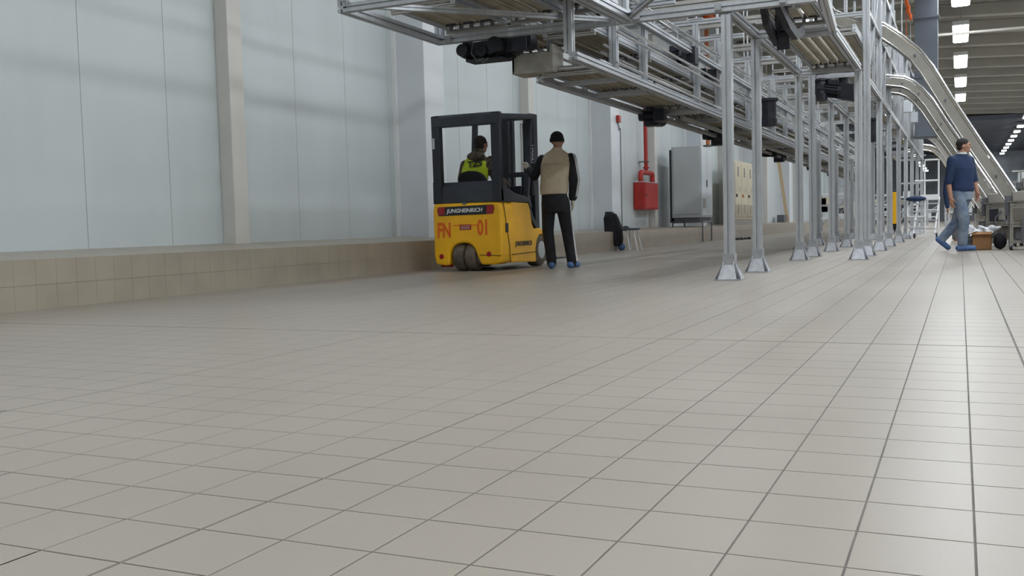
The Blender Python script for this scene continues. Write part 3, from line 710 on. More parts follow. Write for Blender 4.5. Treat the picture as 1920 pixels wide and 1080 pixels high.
# rear cowl and sills
part('rear_cowl', tp(G().extr([(.02, .895), (.40, .895), (.40, 1.13), (.10, 1.18), (.03, 1.10)], .06, .92, 'x')), 'tgrey', tk, bevel=.015)
part('cowl_recess', tp(G().extr([(.36, .93), (.62, .93), (.66, 1.0), (.60, 1.06), (.38, 1.06), (.32, 1.0)], .028, .045)), 'slot', tk)
part('cowl_lock', tp(G().extr([(.45, .91), (.50, .91), (.50, .885), (.475, .87), (.45, .885)], -.008, .03)), 'slot', tk)
for x0, x1 in ((.0, .10), (.90, 1.0)):
    part('side_sill', tp(G().extr([(.02, .895), (.90, .895), (.98, .80), (1.03, .84), (.99, .93), (.80, .985), (.50, 1.01), (.26, 1.07), (.12, 1.17), (.02, 1.19)], x0, x1, 'x')), 'tblack', tk, bevel=.012)
# overhead guard
for x, x2 in ((.075, .07), (.94, .935)):
    part('rear_pillar', tp(G().sweep([(x, .06, .90), (x, .05, 1.5), (x2, .05, 2.05)], [(-.06, -.05), (.06, -.05), (.06, .05), (-.06, .05)], up=(0, 1, 0))), 'tblack', tk, bevel=.012)
for x in (.09, .93):
    part('front_pillar', tp(G().sweep([(x, 1.16, 2.08), (x, 1.10, 1.5), (x, .98, .95), (x, 1.10, .70), (x, 1.30, .52)], [(-.035, -.035), (.035, -.035), (.035, .035), (-.035, .035)], up=(1, 0, 0))), 'tblack', tk, bevel=.008)
part('roof_rear_beam', tp(G().extr([(-.008, 1.90), (-.008, 2.02), (.05, 2.06), (.13, 2.06), (.13, 1.90)], .02, .99, 'x')), 'tgrey', tk, bevel=.012)
part('roof_front_beam', tp(G().box(.02, .98, 1.10, 1.2, 2.05, 2.13)), 'tgrey', tk, bevel=.012)
for x in (.06, .95): part('roof_side_beam', tp(G().bar((x, .08, 2.0), (x, 1.16, 2.09), .085, .07)), 'tgrey', tk, bevel=.01)
for k in range(5): part('roof_bar', tp(G().bar((.22+.14*k, .1, 2.0), (.22+.14*k, 1.14, 2.085), .022, .035)), 'tgrey', tk)
# mast
for x in (.36, .78):
    g = G().box(x-.055, x+.055, 1.52, 1.54, .06, 2.17); g.box(x-.055, x-.035, 1.54, 1.66, .06, 2.17); g.box(x+.035, x+.055, 1.54, 1.66, .06, 2.17)
    part('mast_channel', tp(g), 'tblack', tk)
for x in (.47, .68): part('inner_mast', tp(G().box(x-.02, x+.02, 1.55, 1.63, .10, 2.12)), 'tblack', tk)
for x in (.615, .645): part('lift_cylinder', tp(G().cone((x, 1.57, .1), (x, 1.57, 2.05), .009, .009, 10)), 'chrome', tk, smooth=True)
for z in (2.10, 1.28, .45): part('mast_crossmember', tp(G().box(.305, .835, 1.50, 1.53, z, z+.07)), 'tblack', tk)
part('tilt_bracket', tp(G().box(.70, .86, 1.30, 1.52, .50, .58)), 'tblack', tk)
g = G().box(.18, .94, 1.68, 1.71, .12, .20).box(.18, .94, 1.68, 1.71, .44, .52); g.box(.2, .26, 1.68, 1.71, .2, .44); g.box(.86, .92, 1.68, 1.71, .2, .44)
part('fork_carriage', tp(g), 'tblack', tk)
for x in (.32, .80): part('fork', tp(G().extr([(1.71, .06), (2.75, .07), (2.75, .085), (1.75, .11), (1.75, .5), (1.71, .5)], x-.05, x+.05, 'x')), 'tgrey', tk)
# seat, wheel, levers
part('seat_back', tp(G().extr([(.24, .92), (.66, .92), (.66, 1.20), (.63, 1.255), (.57, 1.30), (.49, 1.325), (.39, 1.33), (.30, 1.31), (.255, 1.26), (.24, 1.19)], .27, .35)), 'black', tk, bevel=.02)
part('seat_cushion', tp(G().box(.26, .72, .5, .96, .9, 1.0)), 'black', tk, bevel=.03)
g = G()
pts = [(.47+.16*math.cos(a), 1.10+.13*math.sin(a), 1.17+.08*math.sin(a)) for a in [2*math.pi*i/20 for i in range(21)]]
g.tube(pts, .014, 8); g.bar((.47, 1.10, 1.17), (.47, 1.25, .9), .05)
part('steering_wheel', tp(g), 'tblack', tk)
part('control_console', tp(G().box(.70, .88, .95, 1.15, .95, 1.13).box(.80, .86, 1.12, 1.2, 1.1, 1.3)), 'tblack', tk, bevel=.015)
part('dashboard', tp(G().box(.17, .84, 1.22, 1.36, .6, 1.02)), 'tblack', tk, bevel=.02)
part('exhaust_bottle', tp(G().cone((.92, 1.22, 1.0), (.92, 1.22, 1.32), .045, .045, 14)), 'tblack', tk)
# rear plate, lamps, lettering
pl = part('name_panel', tp(G().extr([(.09, .735), (.88, .745), (.91, .81), (.885, .865), (.08, .85), (.07, .80)], -.006, .01)), 'screen', tk)
for x0, x1 in ((.085, .185), (.80, .895)):
    part('tail_lamp', tp(G().extr([(x0, .745), (x1, .75), (x1+.01*(x0 > .5), .855), (x0-.005, .85)], -.010, .005)), 'redlens', tk)
text('lettering', 'JUNGHEINRICH', 'white', tk, .072, (TX+.215, TY-.009, .772), (1, 0, .012), (0, 0, 1), .18, .0018, .001, 1.03)
text('stencil_lettering', 'FN', 'orange', tk, .27, (TX+.06, TY-.003, .455), (1, 0, 0), (0, 0, 1), 0, .0085, .001, .62)
text('stencil_lettering', '01', 'orange', tk, .27, (TX+.655, TY-.003, .48), (1, 0, .02), (0, 0, 1), 0, .0085, .001, .64)
part('plate', tp(G().box(.40, .565, -.006, .0, .545, .615)), 'redlens', tk)
text('plate_lettering', 'B 180\nFN 01', 'beige', tk, .032, (TX+.425, TY-.008, .588), (1, 0, 0), (0, 0, 1), 0, 0, .001) if False else None
part('plate_stripe', tp(G().box(.30, .66, -.003, .0, .60, .612)), 'orange', tk)
for i_ in range(3): part('plate_lettering', tp(G().box(.415, .55, -.008, -.006, .557+.018*i_, .563+.018*i_)), 'beige', tk)
for x in (.115, .815): part('reflector', tp(G().lathe((x, -.008, .225 if x > .5 else .20), (0, 1, 0), [(0, .026), (.004, .034), (.012, .034)], 18)), 'redlens', tk)
text('side_lettering', 'JUNGHEINRICH', 'screen', tk, .085, (TX+1.004, TY+.42, .315), (0, 1, 0), (0, 0, 1), .15, .003, .001, .92)
text('side_lettering', 'EFG 213', 'dgrey', tk, .045, (TX+1.004, TY+.75, .235), (0, 1, 0), (0, 0, 1), 0, 0, .001, 1) if False else None
text('mast_lettering', 'NRICH', 'white', tk, .085, (TX+.826, TY+1.515, 1.47), (0, 0, 1), (-1, 0, 0), .15, .002, .001, 1.0)
part('pillar_sticker', tp(G().box(.03, .06, -.006, 0, 1.62, 1.76)), 'cabinet', tk)
part('tow_pin', tp(G().cone((.06, .1, .075), (.22, .1, .075), .02, .02, 8)), 'redlens', tk)

# ------------------------------------------------------------------ people
UP = V((0, 0, 1))
class Fig:
    """a: picture-right axis, b: away axis on the floor"""
    def __init__(s, o, ang): s.o = V(o); s.a = V((math.cos(ang), math.sin(ang), 0)); s.b = V((-math.sin(ang), math.cos(ang), 0))
    def __call__(s, a, b, z): return s.o+s.a*a+s.b*b+UP*z
    def d(s, a, b, z=0): return s.a*a+s.b*b+UP*z
def head_g(g, c, face, tilt=0.0, hs=1.0):
    """c: head centre, face: horizontal face direction"""
    f = V(face).normalized(); r = f.cross(UP).normalized(); u = UP.copy()
    R = Matrix((r, f, u)).transposed()
    def P(x, y, z): return V(c)+(r*x+f*y+u*z)*hs
    k = hs
    g.ell(P(0, -.008, .022), (.076*k, .094*k, .092*k), 20, 14, R)
    g.ell(P(0, .022, -.035), (.058*k, .066*k, .078*k), 16, 10, R)
    g.ell(P(0, .058, -.083), (.030*k, .026*k, .026*k), 10, 8, R)
    g.ell(P(0, .088, .028), (.050*k, .012*k, .014*k), 10, 8, R)
    g.limb(P(0, .086, .012), P(0, .108, -.022), .010*k, .015*k, 8)
    g.ell(P(0, .088, -.052), (.024*k, .010*k, .006*k), 10, 6, R); g.ell(P(0, .086, -.062), (.021*k, .010*k, .007*k), 10, 6, R)
    for s_ in (-1, 1): g.ell(P(s_*.078, -.008, -.008), (.010*k, .020*k, .032*k), 8, 8, R); g.ell(P(s_*.045, .062, -.015), (.022*k, .02*k, .02*k), 8, 6, R)
    return P, R
def hand_g(g, wrist, d, nrm, thumb, curl=.5, k=1.0):
    """wrist point, direction, palm normal, thumb side vector"""
    d = V(d).normalized(); t = V(thumb); t = (t-d*t.dot(d)).normalized(); n = V(nrm); n = (n-d*n.dot(d)-t*n.dot(t)).normalized()
    w0 = V(wrist); pc = w0+d*.045*k
    R = Matrix((t, n, d)).transposed()
    g.limb(w0-d*.03, w0+d*.01, .026*k, .026*k, 10)
    g.ell(pc, (.040*k, .018*k, .050*k), 14, 10, R)
    for i, (o_, L) in enumerate(((.029, .072), (.010, .080), (-.010, .074), (-.028, .058))):
        p = w0+d*.080*k+t*o_*k; dd = d.copy()
        for j, fr_ in enumerate((.42, .33, .25)):
            an = curl*(.35+.45*j); dd = (d*math.cos(an)+n*math.sin(an)).normalized()
            q = p+dd*L*fr_*k; g.limb(p, q, (.0098-.0008*j)*k, (.0092-.0008*j)*k, 8); p = q
    p = w0+d*.022*k+t*.026*k; q = p+(d*.6+t*.75+n*.25).normalized()*.035*k; g.limb(p, q, .013*k, .011*k, 8)
    q2 = q+(d*.9+t*.2+n*.4).normalized()*.030*k; g.limb(q, q2, .0105*k, .009*k, 8)
def arm_g(g, sh, el, wr, r=(.052, .043, .032), grow=0):
    g.limb(sh, el, r[0]+grow, r[1]+grow, 14); g.limb(el, wr, r[1]+grow, r[2]+grow, 14)
def strip_g(g, pts, w_, th, out):
    sec = [(-w_/2, -th/2), (w_/2, -th/2), (w_/2, th/2), (-w_/2, th/2)]
    return g.sweep(pts, sec, up=out)

# --- standing man beside the forklift
A = math.radians(21.5)
m1 = Fig((-4.865, 12.2, 0), A)
t = thing('person', 'person in black knit cap, tan vest and black striped tracksuit standing beside the forklift', 'person', m1.o)
hc = m1(.01, .03, 1.685)
sL, sR = m1(-.20, .0, 1.45), m1(.18, .0, 1.45)
eL, wL = m1(-.31, .10, 1.235), m1(-.395, .27, 1.345)
eR, wR = m1(.225, -.02, 1.17), m1(.195, .03, .905)
hL, hR = m1(-.125, 0, .93), m1(.055, 0, .93)
kL, aL = m1(-.145, .04, .50), m1(-.105, .0, .09)
kR, aR = m1(.11, .03, .50), m1(.165, .0, .09)
body = G(); P1, R1 = head_g(body, hc, m1.d(.45, .85), hs=.97)
body.limb(m1(-.0, .0, 1.47), m1(.005, .015, 1.62), .058, .054)
body.torso([(m1(-.04, 0, .9), m1.d(.15, 0), m1.d(0, .09)), (m1(-.04, 0, 1.1), m1.d(.13, 0), m1.d(0, .085)), (m1(-.02, 0, 1.3), m1.d(.16, 0), m1.d(0, .10)), (m1(-.01, 0, 1.46), m1.d(.15, 0), m1.d(0, .07))])
arm_g(body, sL, eL, wL); arm_g(body, sR, eR, wR)
body.limb(hL, kL, .075, .05); body.limb(kL, aL, .05, .035); body.limb(hR, kR, .075, .05); body.limb(kR, aR, .05, .035)
for a_, d_ in ((aL, m1.d(.0, 1)), (aR, m1.d(.45, .9))): body.limb(a_-UP*.05-d_*.03, a_-UP*.055+d_*.14, .035, .03)
remeshed('body', body, 'skin', t, .0085, 3)
# gloves
g = G(); hand_g(g, wL, m1.d(-.25, .85, .45), m1.d(-.9, -.2, 0), m1.d(.0, .3, 1), .9, 1.08); remeshed('glove', g, 'glove', t, .006, 2)
g = G(); hand_g(g, wR+UP*.015, m1.d(.02, .12, -1), m1.d(-1, 0, 0), m1.d(0, 1, 0), .75, 1.3); remeshed('glove', g, 'glove', t, .006, 2)
# jacket sleeves + tracksuit
g = G()
arm_g(g, sL, eL, m1(-.375, .235, 1.325), (.060, .056, .046), .006); arm_g(g, sR, eR, m1(.198, .025, .945), (.068, .064, .050), .010)
g.torso([(m1(-.045, 0, 1.02), m1.d(.155, 0), m1.d(0, .10)), (m1(-.02, 0, 1.3), m1.d(.17, 0), m1.d(0, .105)), (m1(-.01, 0, 1.46), m1.d(.17, 0), m1.d(0, .08)), (m1(0, 0, 1.53), m1.d(.08, 0), m1.d(0, .06))])
jk = remeshed('track_jacket', g, 'black', t, .011, 4)
for k in (-1, 0, 1):
    o_ = m1.d(.8, -.6)
    sd = m1.d(.6, .8)*.020*k
    q = G(); strip_g(q, [sR+o_*.052+sd+UP*.06, sR+o_*.080+sd, sR.lerp(eR, .5)+o_*.0785+sd, eR+o_*.076+sd, eR.lerp(wR, .5)+o_*.069+sd, wR+o_*.062+sd*.8+UP*.04], .007, .006, o_)
    part('sleeve_stripe', q, 'white', t)
g = G()
g.torso([(m1(-.055, 0, .99), m1.d(.175, 0), m1.d(0, .115)), (m1(-.05, 0, 1.06), m1.d(.192, 0), m1.d(0, .125)), (m1(-.035, 0, 1.2), m1.d(.19, 0), m1.d(0, .13)), (m1(-.02, 0, 1.35), m1.d(.205, 0), m1.d(0, .13)), (m1(-.012, 0, 1.46), m1.d(.205, 0), m1.d(0, .105)), (m1(-.008, 0, 1.525), m1.d(.15, 0), m1.d(0, .085)), (m1(0, 0.005, 1.575), m1.d(.075, 0), m1.d(0, .07)), (m1(0, .01, 1.60), m1.d(.066, 0), m1.d(0, .066))])
vs = remeshed('vest', g, 'vest', t, .010, 3)
q = G().torso([(m1(-.055, 0, .985), m1.d(.180, 0), m1.d(0, .12)), (m1(-.055, 0, 1.02), m1.d(.186, 0), m1.d(0, .126))]); remeshed('vest_hem', q, 'vest', t, .008, 1)
q = G(); strip_g(q, [m1(-.20, -.118, 1.375), m1(-.12, -.137, 1.385), (m1(0, -.14, 1.385)), m1(.10, -.137, 1.38), m1(.165, -.12, 1.375)], .01, .008, m1.d(0, -1)); part('vest_seam', q, 'vest', vs)
g = G()
g.torso([(m1(-.035, 0, .74), m1.d(.16, 0), m1.d(0, .11)), (m1(-.04, 0, .85), m1.d(.178, 0), m1.d(0, .125)), (m1(-.045, 0, .94), m1.d(.175, 0), m1.d(0, .12)), (m1(-.05, 0, 1.03), m1.d(.16, 0), m1.d(0, .11))])
for h_, k_, a_ in ((hL, kL, aL), (hR, kR, aR)):
    g.limb(h_-UP*.05, k_, .100, .078, 16); g.limb(k_, a_+UP*.02, .078, .068, 16); g.limb(a_+UP*.06, a_-UP*.025+m1.d(0, .01), .070, .064, 16)
remeshed('track_trousers', g, 'black', t, .011, 4)
for k in (-1, 0, 1):
    o_ = m1.d(.95, -.3); sd = m1.d(.3, .95)*.018*k
    q = G(); strip_g(q, [hR+o_*.118+sd-UP*.08, hR.lerp(kR, .5)+o_*.092+sd, kR+o_*.083+sd, kR.lerp(aR, .5)+o_*.078+sd, aR+o_*.073+sd], .006, .006, o_)
    part('trouser_stripe', q, 'white', t)
for a_, d_ in ((aL, m1.d(.02, 1)), (aR, m1.d(.5, .85))):
    g = G(); dd = d_.normalized(); g.limb(a_-UP*.042-dd*.045, a_-UP*.046+dd*.15, .046, .040, 14); g.limb(a_-UP*.03, a_+UP*.01, .048, .05)
    g.v = [(x, y, max(z, .003)) for x, y, z in g.v]; remeshed('shoe_cover', g, 'shoe', t, .008, 2)
g = G(); g.ell(P1(0, -.012, .048), (.086, .104, .088), 20, 14, R1)
g.v = [v for v in g.v]
zc = P1(0, 0, .022).z
g.v = [(x, y, max(z, zc)) for x, y, z in g.v]; remeshed('knit_cap', g, 'cap', t, .007, 2)
g = G(); g.torso([(P1(0, -.012, -.012), R1 @ V((.085, 0, 0)), R1 @ V((0, .103, 0))), (P1(0, -.012, .035), R1 @ V((.090, 0, 0)), R1 @ V((0, .108, 0)))]); part('cap_brim', g, 'cap', t, smooth=True)

# --- driver
A = math.radians(27)
m2 = Fig((-5.93, 12.02, 0), A)
t = thing('person', 'person in yellow hi-vis vest over camouflage sweatshirt driving the forklift', 'person', (m2.o.x, m2.o.y, 1.0))
hc = m2(.04, .06, 1.695)
sL, sR = m2(-.19, .02, 1.42), m2(.165, .02, 1.45)
eL, wL = m2(-.24, .25, 1.24), m2(-.05, .48, 1.22)
eR, wR = m2(.255, .06, 1.20), m2(.36, .30, 1.14)
body = G(); P2, R2 = head_g(body, hc, m2.d(.75, .66), hs=.95)
body.limb(m2(-.0, .02, 1.46), hc-UP*.06, .058, .052)
body.torso([(m2(-.06, .0, 1.0), m2.d(.15, 0), m2.d(0, .10)), (m2(-.04, .02, 1.3), m2.d(.15, 0), m2.d(0, .10)), (m2(-.02, .03, 1.46), m2.d(.13, 0), m2.d(0, .07))])
arm_g(body, sL, eL, wL); arm_g(body, sR, eR, wR)
ft = [V((TX+.33, TY+1.12, .47)), V((TX+.62, TY+1.12, .47))]
kn = [V((TX+.32, TY+.98, 1.02)), V((TX+.64, TY+.98, 1.02))]
hp = [V((TX+.40, TY+.58, 1.03)), V((TX+.58, TY+.58, 1.03))]
for h_, k_, f_ in zip(hp, kn, ft): body.limb(h_, k_, .075, .05); body.limb(k_, f_, .05, .035)
hand_g(body, wL, m2.d(.6, .6, -.1), m2.d(0, 0, -1), m2.d(.6, -.6, 0), .8); hand_g(body, wR, m2.d(.2, .9, -.2), m2.d(-.2, 0, -1), m2.d(-.9, 0, 0), .8)
remeshed('body', body, 'skin', t, .0085, 3)
g = G(); arm_g(g, sL, eL, wL, (.062, .056, .046), .006); arm_g(g, sR, eR, wR-m2.d(.0, .03), (.080, .072, .052), .010)
g.torso([(m2(-.07, -.0, 1.03), m2.d(.165, 0), m2.d(0, .125)), (m2(-.06, 0, 1.2), m2.d(.17, 0), m2.d(0, .125)), (m2(-.03, .02, 1.40), m2.d(.185, 0), m2.d(0, .115)), (m2(-.015, .03, 1.50), m2.d(.13, 0), m2.d(0, .09)), (m2(0, .03, 1.55), m2.d(.08, 0), m2.d(0, .075))])
g.ell(m2(-.04, -.055, 1.53), (.135, .085, .065), 14, 10); g.ell(m2(-.01, -.03, 1.58), (.10, .075, .06), 12, 8)      # hood lying on the neck
remeshed('camouflage_sweatshirt', g, 'camo', t, .011, 3)
g = G(); g.torso([(m2(-.075, -.005, 1.06), m2.d(.175, 0), m2.d(0, .135)), (m2(-.07, -.005, 1.2), m2.d(.182, 0), m2.d(0, .137)), (m2(-.05, .01, 1.36), m2.d(.185, 0), m2.d(0, .130)), (m2(-.045, .02, 1.45), m2.d(.175, 0), m2.d(0, .108)), (m2(-.04, .03, 1.515), m2.d(.12, 0), m2.d(0, .085))])
hv = remeshed('hi_vis_vest', g, 'hivis', t, .010, 3)
text('lettering', 'TZS', 'screen', hv, .115, m2(-.155, -.126, 1.375)+UP*.0, m2.d(1, .05, .12), m2.d(0, .16, 1), 0, .004, .004, 1.0)
g = G()
for h_, k_, f_ in zip(hp, kn, ft): g.limb(h_, k_, .088, .068); g.limb(k_, f_, .068, .055)
g.ell((hp[0]+hp[1])/2, (.17, .13, .10)); remeshed('trousers', g, 'dgrey', t, .012, 3)
for f_ in ft:
    g = G(); g.limb(f_+V((0, -.04, -.01)), f_+V((0, .12, -.015)), .04, .036); remeshed('shoe', g, 'black', t, .009, 2)
g = G(); g.ell(P2(0, -.022, .030), (.083, .098, .095), 18, 12, R2); g.ell(P2(0, -.055, -.03), (.07, .06, .07), 14, 10, R2)
remeshed('hair', g, 'hair', t, .008, 2)

# --- walking man
A = math.radians(24.5)
m3 = Fig((0.0, 17.05, 0), A)
t = thing('person', 'person in navy sweater and faded jeans walking right in blue shoe covers', 'person', m3.o)
hc = m3(.045, -.02, 1.645)
sN, sF = m3(-.165, -.06, 1.43), m3(.17, .04, 1.43)
eN, wN = m3(-.225, -.06, 1.14), m3(-.195, -.10, .84)
eF, wF = m3(.235, .06, 1.15), m3(.265, -.0, .93)
hN, hF = m3(-.055, -.02, .90), m3(.09, .03, .90)
kN, aN = m3(.02, -.08, .50), m3(.02, -.03, .09)          # front (standing) leg
kF, aF = m3(.0, .10, .47), m3(-.215, .17, .17)          # trailing leg
face = m3.d(.93, -.35)
body = G(); P3, R3 = head_g(body, hc, face, hs=.98)
body.limb(m3(.01, 0, 1.42), m3(.03, -.01, 1.58), .060, .056)
body.torso([(m3(.02, 0, .88), m3.d(.14, 0), m3.d(0, .095)), (m3(.02, 0, 1.1), m3.d(.13, 0), m3.d(0, .09)), (m3(.01, 0, 1.3), m3.d(.15, 0), m3.d(0, .10)), (m3(.0, 0, 1.45), m3.d(.13, 0), m3.d(0, .07))])
arm_g(body, sN, eN, wN, (.052, .046, .031)); arm_g(body, sF, eF, wF, (.052, .046, .031))
hand_g(body, wN, m3.d(.05, -.1, -1), m3.d(.9, .3, 0), m3.d(.3, -.9, 0), .75, 1.1); hand_g(body, wF, m3.d(.0, -.15, -1), m3.d(-.9, -.3, 0), m3.d(.3, -.9, 0), .7, 1.1)
body.limb(hN, kN, .07, .05); body.limb(kN, aN, .05, .035); body.limb(hF, kF, .07, .05); body.limb(kF, aF, .05, .035)
remeshed('body', body, 'skin', t, .0085, 3)
g = G(); g.limb(sN, eN+(wN-eN)*.18, .068, .060, 14); g.limb(sF, eF+(wF-eF)*.18, .064, .058, 14)
g.torso([(m3(.03, 0, .93), m3.d(.165, .01), m3.d(0, .12)), (m3(.03, 0, .97), m3.d(.18, .01), m3.d(0, .13)), (m3(.025, 0, 1.1), m3.d(.175, .01), m3.d(0, .125)), (m3(.012, 0, 1.3), m3.d(.195, .02), m3.d(0, .13)), (m3(.005, 0, 1.42), m3.d(.185, .02), m3.d(0, .105)), (m3(.01, 0, 1.49), m3.d(.12, .01), m3.d(0, .08)), (m3(.015, 0, 1.525), m3.d(.070, 0), m3.d(0, .068))])
remeshed('sweater', g, 'sweater', t, .011, 3)
g = G(); g.torso([(m3(.018, -.005, 1.515), m3.d(.066, 0), m3.d(0, .064)), (m3(.022, -.008, 1.55), m3.d(.068, 0), m3.d(0, .066))]); part('shirt_collar', g, 'white', t, smooth=True)
g = G(); g.torso([(m3(.02, 0, .80), m3.d(.15, 0), m3.d(0, .115)), (m3(.02, 0, .90), m3.d(.16, 0), m3.d(0, .12)), (m3(.025, 0, .97), m3.d(.15, 0), m3.d(0, .11))])
g.limb(hN, kN, .108, .084, 16); g.limb(kN, aN+UP*.03, .084, .074, 16); g.limb(hF, kF, .105, .082, 16); g.limb(kF, aF+UP*.03, .082, .070, 16)
remeshed('jeans', g, 'jeans', t, .011, 4)
g = G(); g.limb(aN-UP*.04+m3.d(-.06, 0), aN-UP*.042+m3.d(.15, -.06), .047, .042, 14); g.limb(aN-UP*.02, aN+UP*.04, .055, .058, 14); g.v = [(x, y, max(z, .003)) for x, y, z in g.v]
remeshed('shoe_cover', g, 'shoe', t, .008, 2)
g = G(); g.limb(aF+m3.d(-.055, .0, .02), aF+m3.d(.09, -.02, -.11), .047, .042, 14); g.limb(aF, aF+UP*.05, .055, .06, 14); g.v = [(x, y, max(z, .003)) for x, y, z in g.v]
remeshed('shoe_cover', g, 'shoe', t, .008, 2)
g = G(); g.ell(P3(0, -.022, .042), (.082, .097, .086), 18, 12, R3); g.ell(P3(0, -.055, -.015), (.070, .055, .055), 14, 10, R3)
remeshed('hair', g, 'hair', t, .007, 2)
for s_ in (-1, 1): part('eye', G().ell(P3(s_*.030, .077, .012), (.010, .010, .007), 8, 6), 'hair', t)

# --- far workers
def simple_person(lab, o, ang, lean, top, bottom, arms, face, gname='far workers', s=1.0):
    f = Fig(o, ang); t = thing('person', lab, 'person', o, gname)
    hip = f(0, 0, .92*s); ch = hip+f.d(*lean)*.48*s; hd = ch+(f.d(*lean)*.6+UP*.4).normalized()*.26*s
    b = G(); head_g(b, hd, f.d(*face), hs=.97); b.limb(ch, hd, .06, .05); b.torso([(hip, f.d(.14, 0), f.d(0, .10)), (ch, f.d(.16, 0), f.d(0, .10))])
    hands = []
    for q in arms: e, w_ = f(*q[0]), f(*q[1]); sh = ch+f.d(q[2], 0); arm_g(b, sh, e, w_); hand_g(b, w_, (w_-e), f.d(-1, 0), f.d(0, 1), .6); hands.append((sh, e, w_))
    ks = [f(-.12, .03, .48), f(.12, .02, .48)]; an = [f(-.13, 0, .06), f(.14, .02, .06)]
    for k_, a_ in zip(ks, an): b.limb(hip, k_, .07, .05); b.limb(k_, a_, .05, .035); b.limb(a_-UP*.01, a_+f.d(.1, -.05), .045, .04)
    remeshed('body', b, 'skin', t, .011, 2)
    g = G(); g.torso([(hip-UP*.02, f.d(.165, 0), f.d(0, .125)), (hip.lerp(ch, .6), f.d(.18, 0), f.d(0, .13)), (ch, f.d(.19, 0), f.d(0, .12)), (ch+f.d(*lean)*.09, f.d(.09, 0), f.d(0, .08))])
    for sh, e, w_ in hands: arm_g(g, sh, e, e.lerp(w_, .9), (.065, .058, .048))
    remeshed('jacket', g, top, t, .014, 3)
    g = G()
    for k_, a_ in zip(ks, an): g.limb(hip, k_, .10, .075); g.limb(k_, a_+UP*.02, .075, .062)
    remeshed('trousers', g, bottom, t, .014, 3)
    R = Matrix.Identity(3); remeshed('hair', G().ell(hd+UP*.035-f.d(*face)*.025, (.090, .095, .095)), 'hair', t, .012, 2)
simple_person('person in dark blue jacket bending forward behind the walking man', (.02, 23.6, 0), math.radians(24), (-.35, -.1, .8), 'sweater', 'dgrey', [((-.36, -.05, 1.05), (-.34, -.1, .72), -.17), ((.1, -.2, 1.1), (.0, -.35, .85), .17)], (-1, -.3))
simple_person('person in pale shirt working behind the machines at the right picture edge', (1.36, 24.0, 0), math.radians(20), (-.02, 0, 1.05), 'cabinet', 'dgrey', [((-.25, -.1, 1.05), (-.2, -.3, .95), -.17), ((.3, -.1, 1.05), (.2, -.3, .95), .17)], (-.8, -.4))

# ------------------------------------------------------------------ objects along the wall
# hose cabinet with pipe
t = thing('hose_cabinet', 'red fire hose cabinet on the wall with a red pipe loop above', 'cabinet', (-7.99, 26.6, .95))
part('body', G().box(-8.19, -7.88, 26.15, 27.5, .95, 1.70), 'red', t, bevel=.015)
part('door', G().box(-7.88, -7.865, 26.20, 27.45, .99, 1.66), 'red', t, bevel=.006)
part('hinge_side_plate', G().box(-8.15, -7.92, 26.14, 26.15, 1.0, 1.65), 'red', t)
part('rim', G().box(-8.19, -7.87, 26.14, 27.51, 1.70, 1.715), 'cabinet_l', t)
part('lock', G().cone((-7.865, 26.3, 1.35), (-7.845, 26.3, 1.35), .03, .03, 10), 'slot', t)
t = thing('fire_pipe', 'red water pipe running down the wall into the hose cabinet', 'pipe', (-8.0, 26.6, 2))
part('riser', G().tube([(-8.0, 26.75, 1.99), (-8.0, 26.75, 7.3)], .055, 12), 'red', t, smooth=True)
def bend(p): 
    out = []
    P_ = [V(q) for q in p]
    for i, q in enumerate(P_):
        if 0 < i < len(P_)-1:
            a = q+(P_[i-1]-q).normalized()*.10; b = q+(P_[i+1]-q).normalized()*.10
            for u in (0, .25, .5, .75, 1): out.append(a*(1-u)**2+q*2*u*(1-u)+b*u*u)
        else: out.append(q)
    return out
part('loop', G().tube(bend([(-8.0, 26.22, 1.55), (-8.0, 26.22, 1.98), (-8.0, 27.35, 1.98), (-8.0, 27.35, 1.72)]), .07, 12, up=(1, 0, 0)), 'red', t, smooth=True)
part('flange', G().cone((-8.0, 26.75, 2.1), (-8.0, 26.75, 2.14), .085, .085, 14), 'red', t)
part('clamp', G().box(-8.19, -7.93, 26.66, 26.84, 2.28, 2.30), 'dgrey', t)
t = thing('alarm_box', 'small red alarm box on the column left of the red pipe', 'alarm', (-7.6, 23.2, 3.1))
part('housing', G().box(-7.645, -7.58, 23.12, 23.32, 3.05, 3.22), 'red', t, bevel=.01)
part('face_plate', G().box(-7.58, -7.575, 23.15, 23.29, 3.08, 3.19), 'red', t)
part('conduit', G().tube(bend([(-7.63, 23.2, 3.05), (-7.63, 23.3, 2.9), (-7.63, 23.38, 2.9), (-7.63, 23.38, .5)]), .012, 6), 'dgrey', t)
t = thing('orange_pipe', 'orange vertical pipe with a bend at its top, above the grey cabinet', 'pipe', (-8.0, 32.6, 3))
part('riser', G().tube([(-7.46, 31.95, 3.0), (-7.46, 31.95, 6.9)], .07, 10), 'orangep', t, smooth=True)
part('elbow', G().tube(bend([(-7.46, 31.95, 6.9), (-7.46, 31.95, 7.3), (-7.46, 32.8, 7.3)]), .11, 10), 'orange', t, smooth=True)
part('flange', G().cone((-7.46, 31.95, 3.0), (-7.46, 31.95, 3.05), .16, .16, 12), 'dgrey', t)
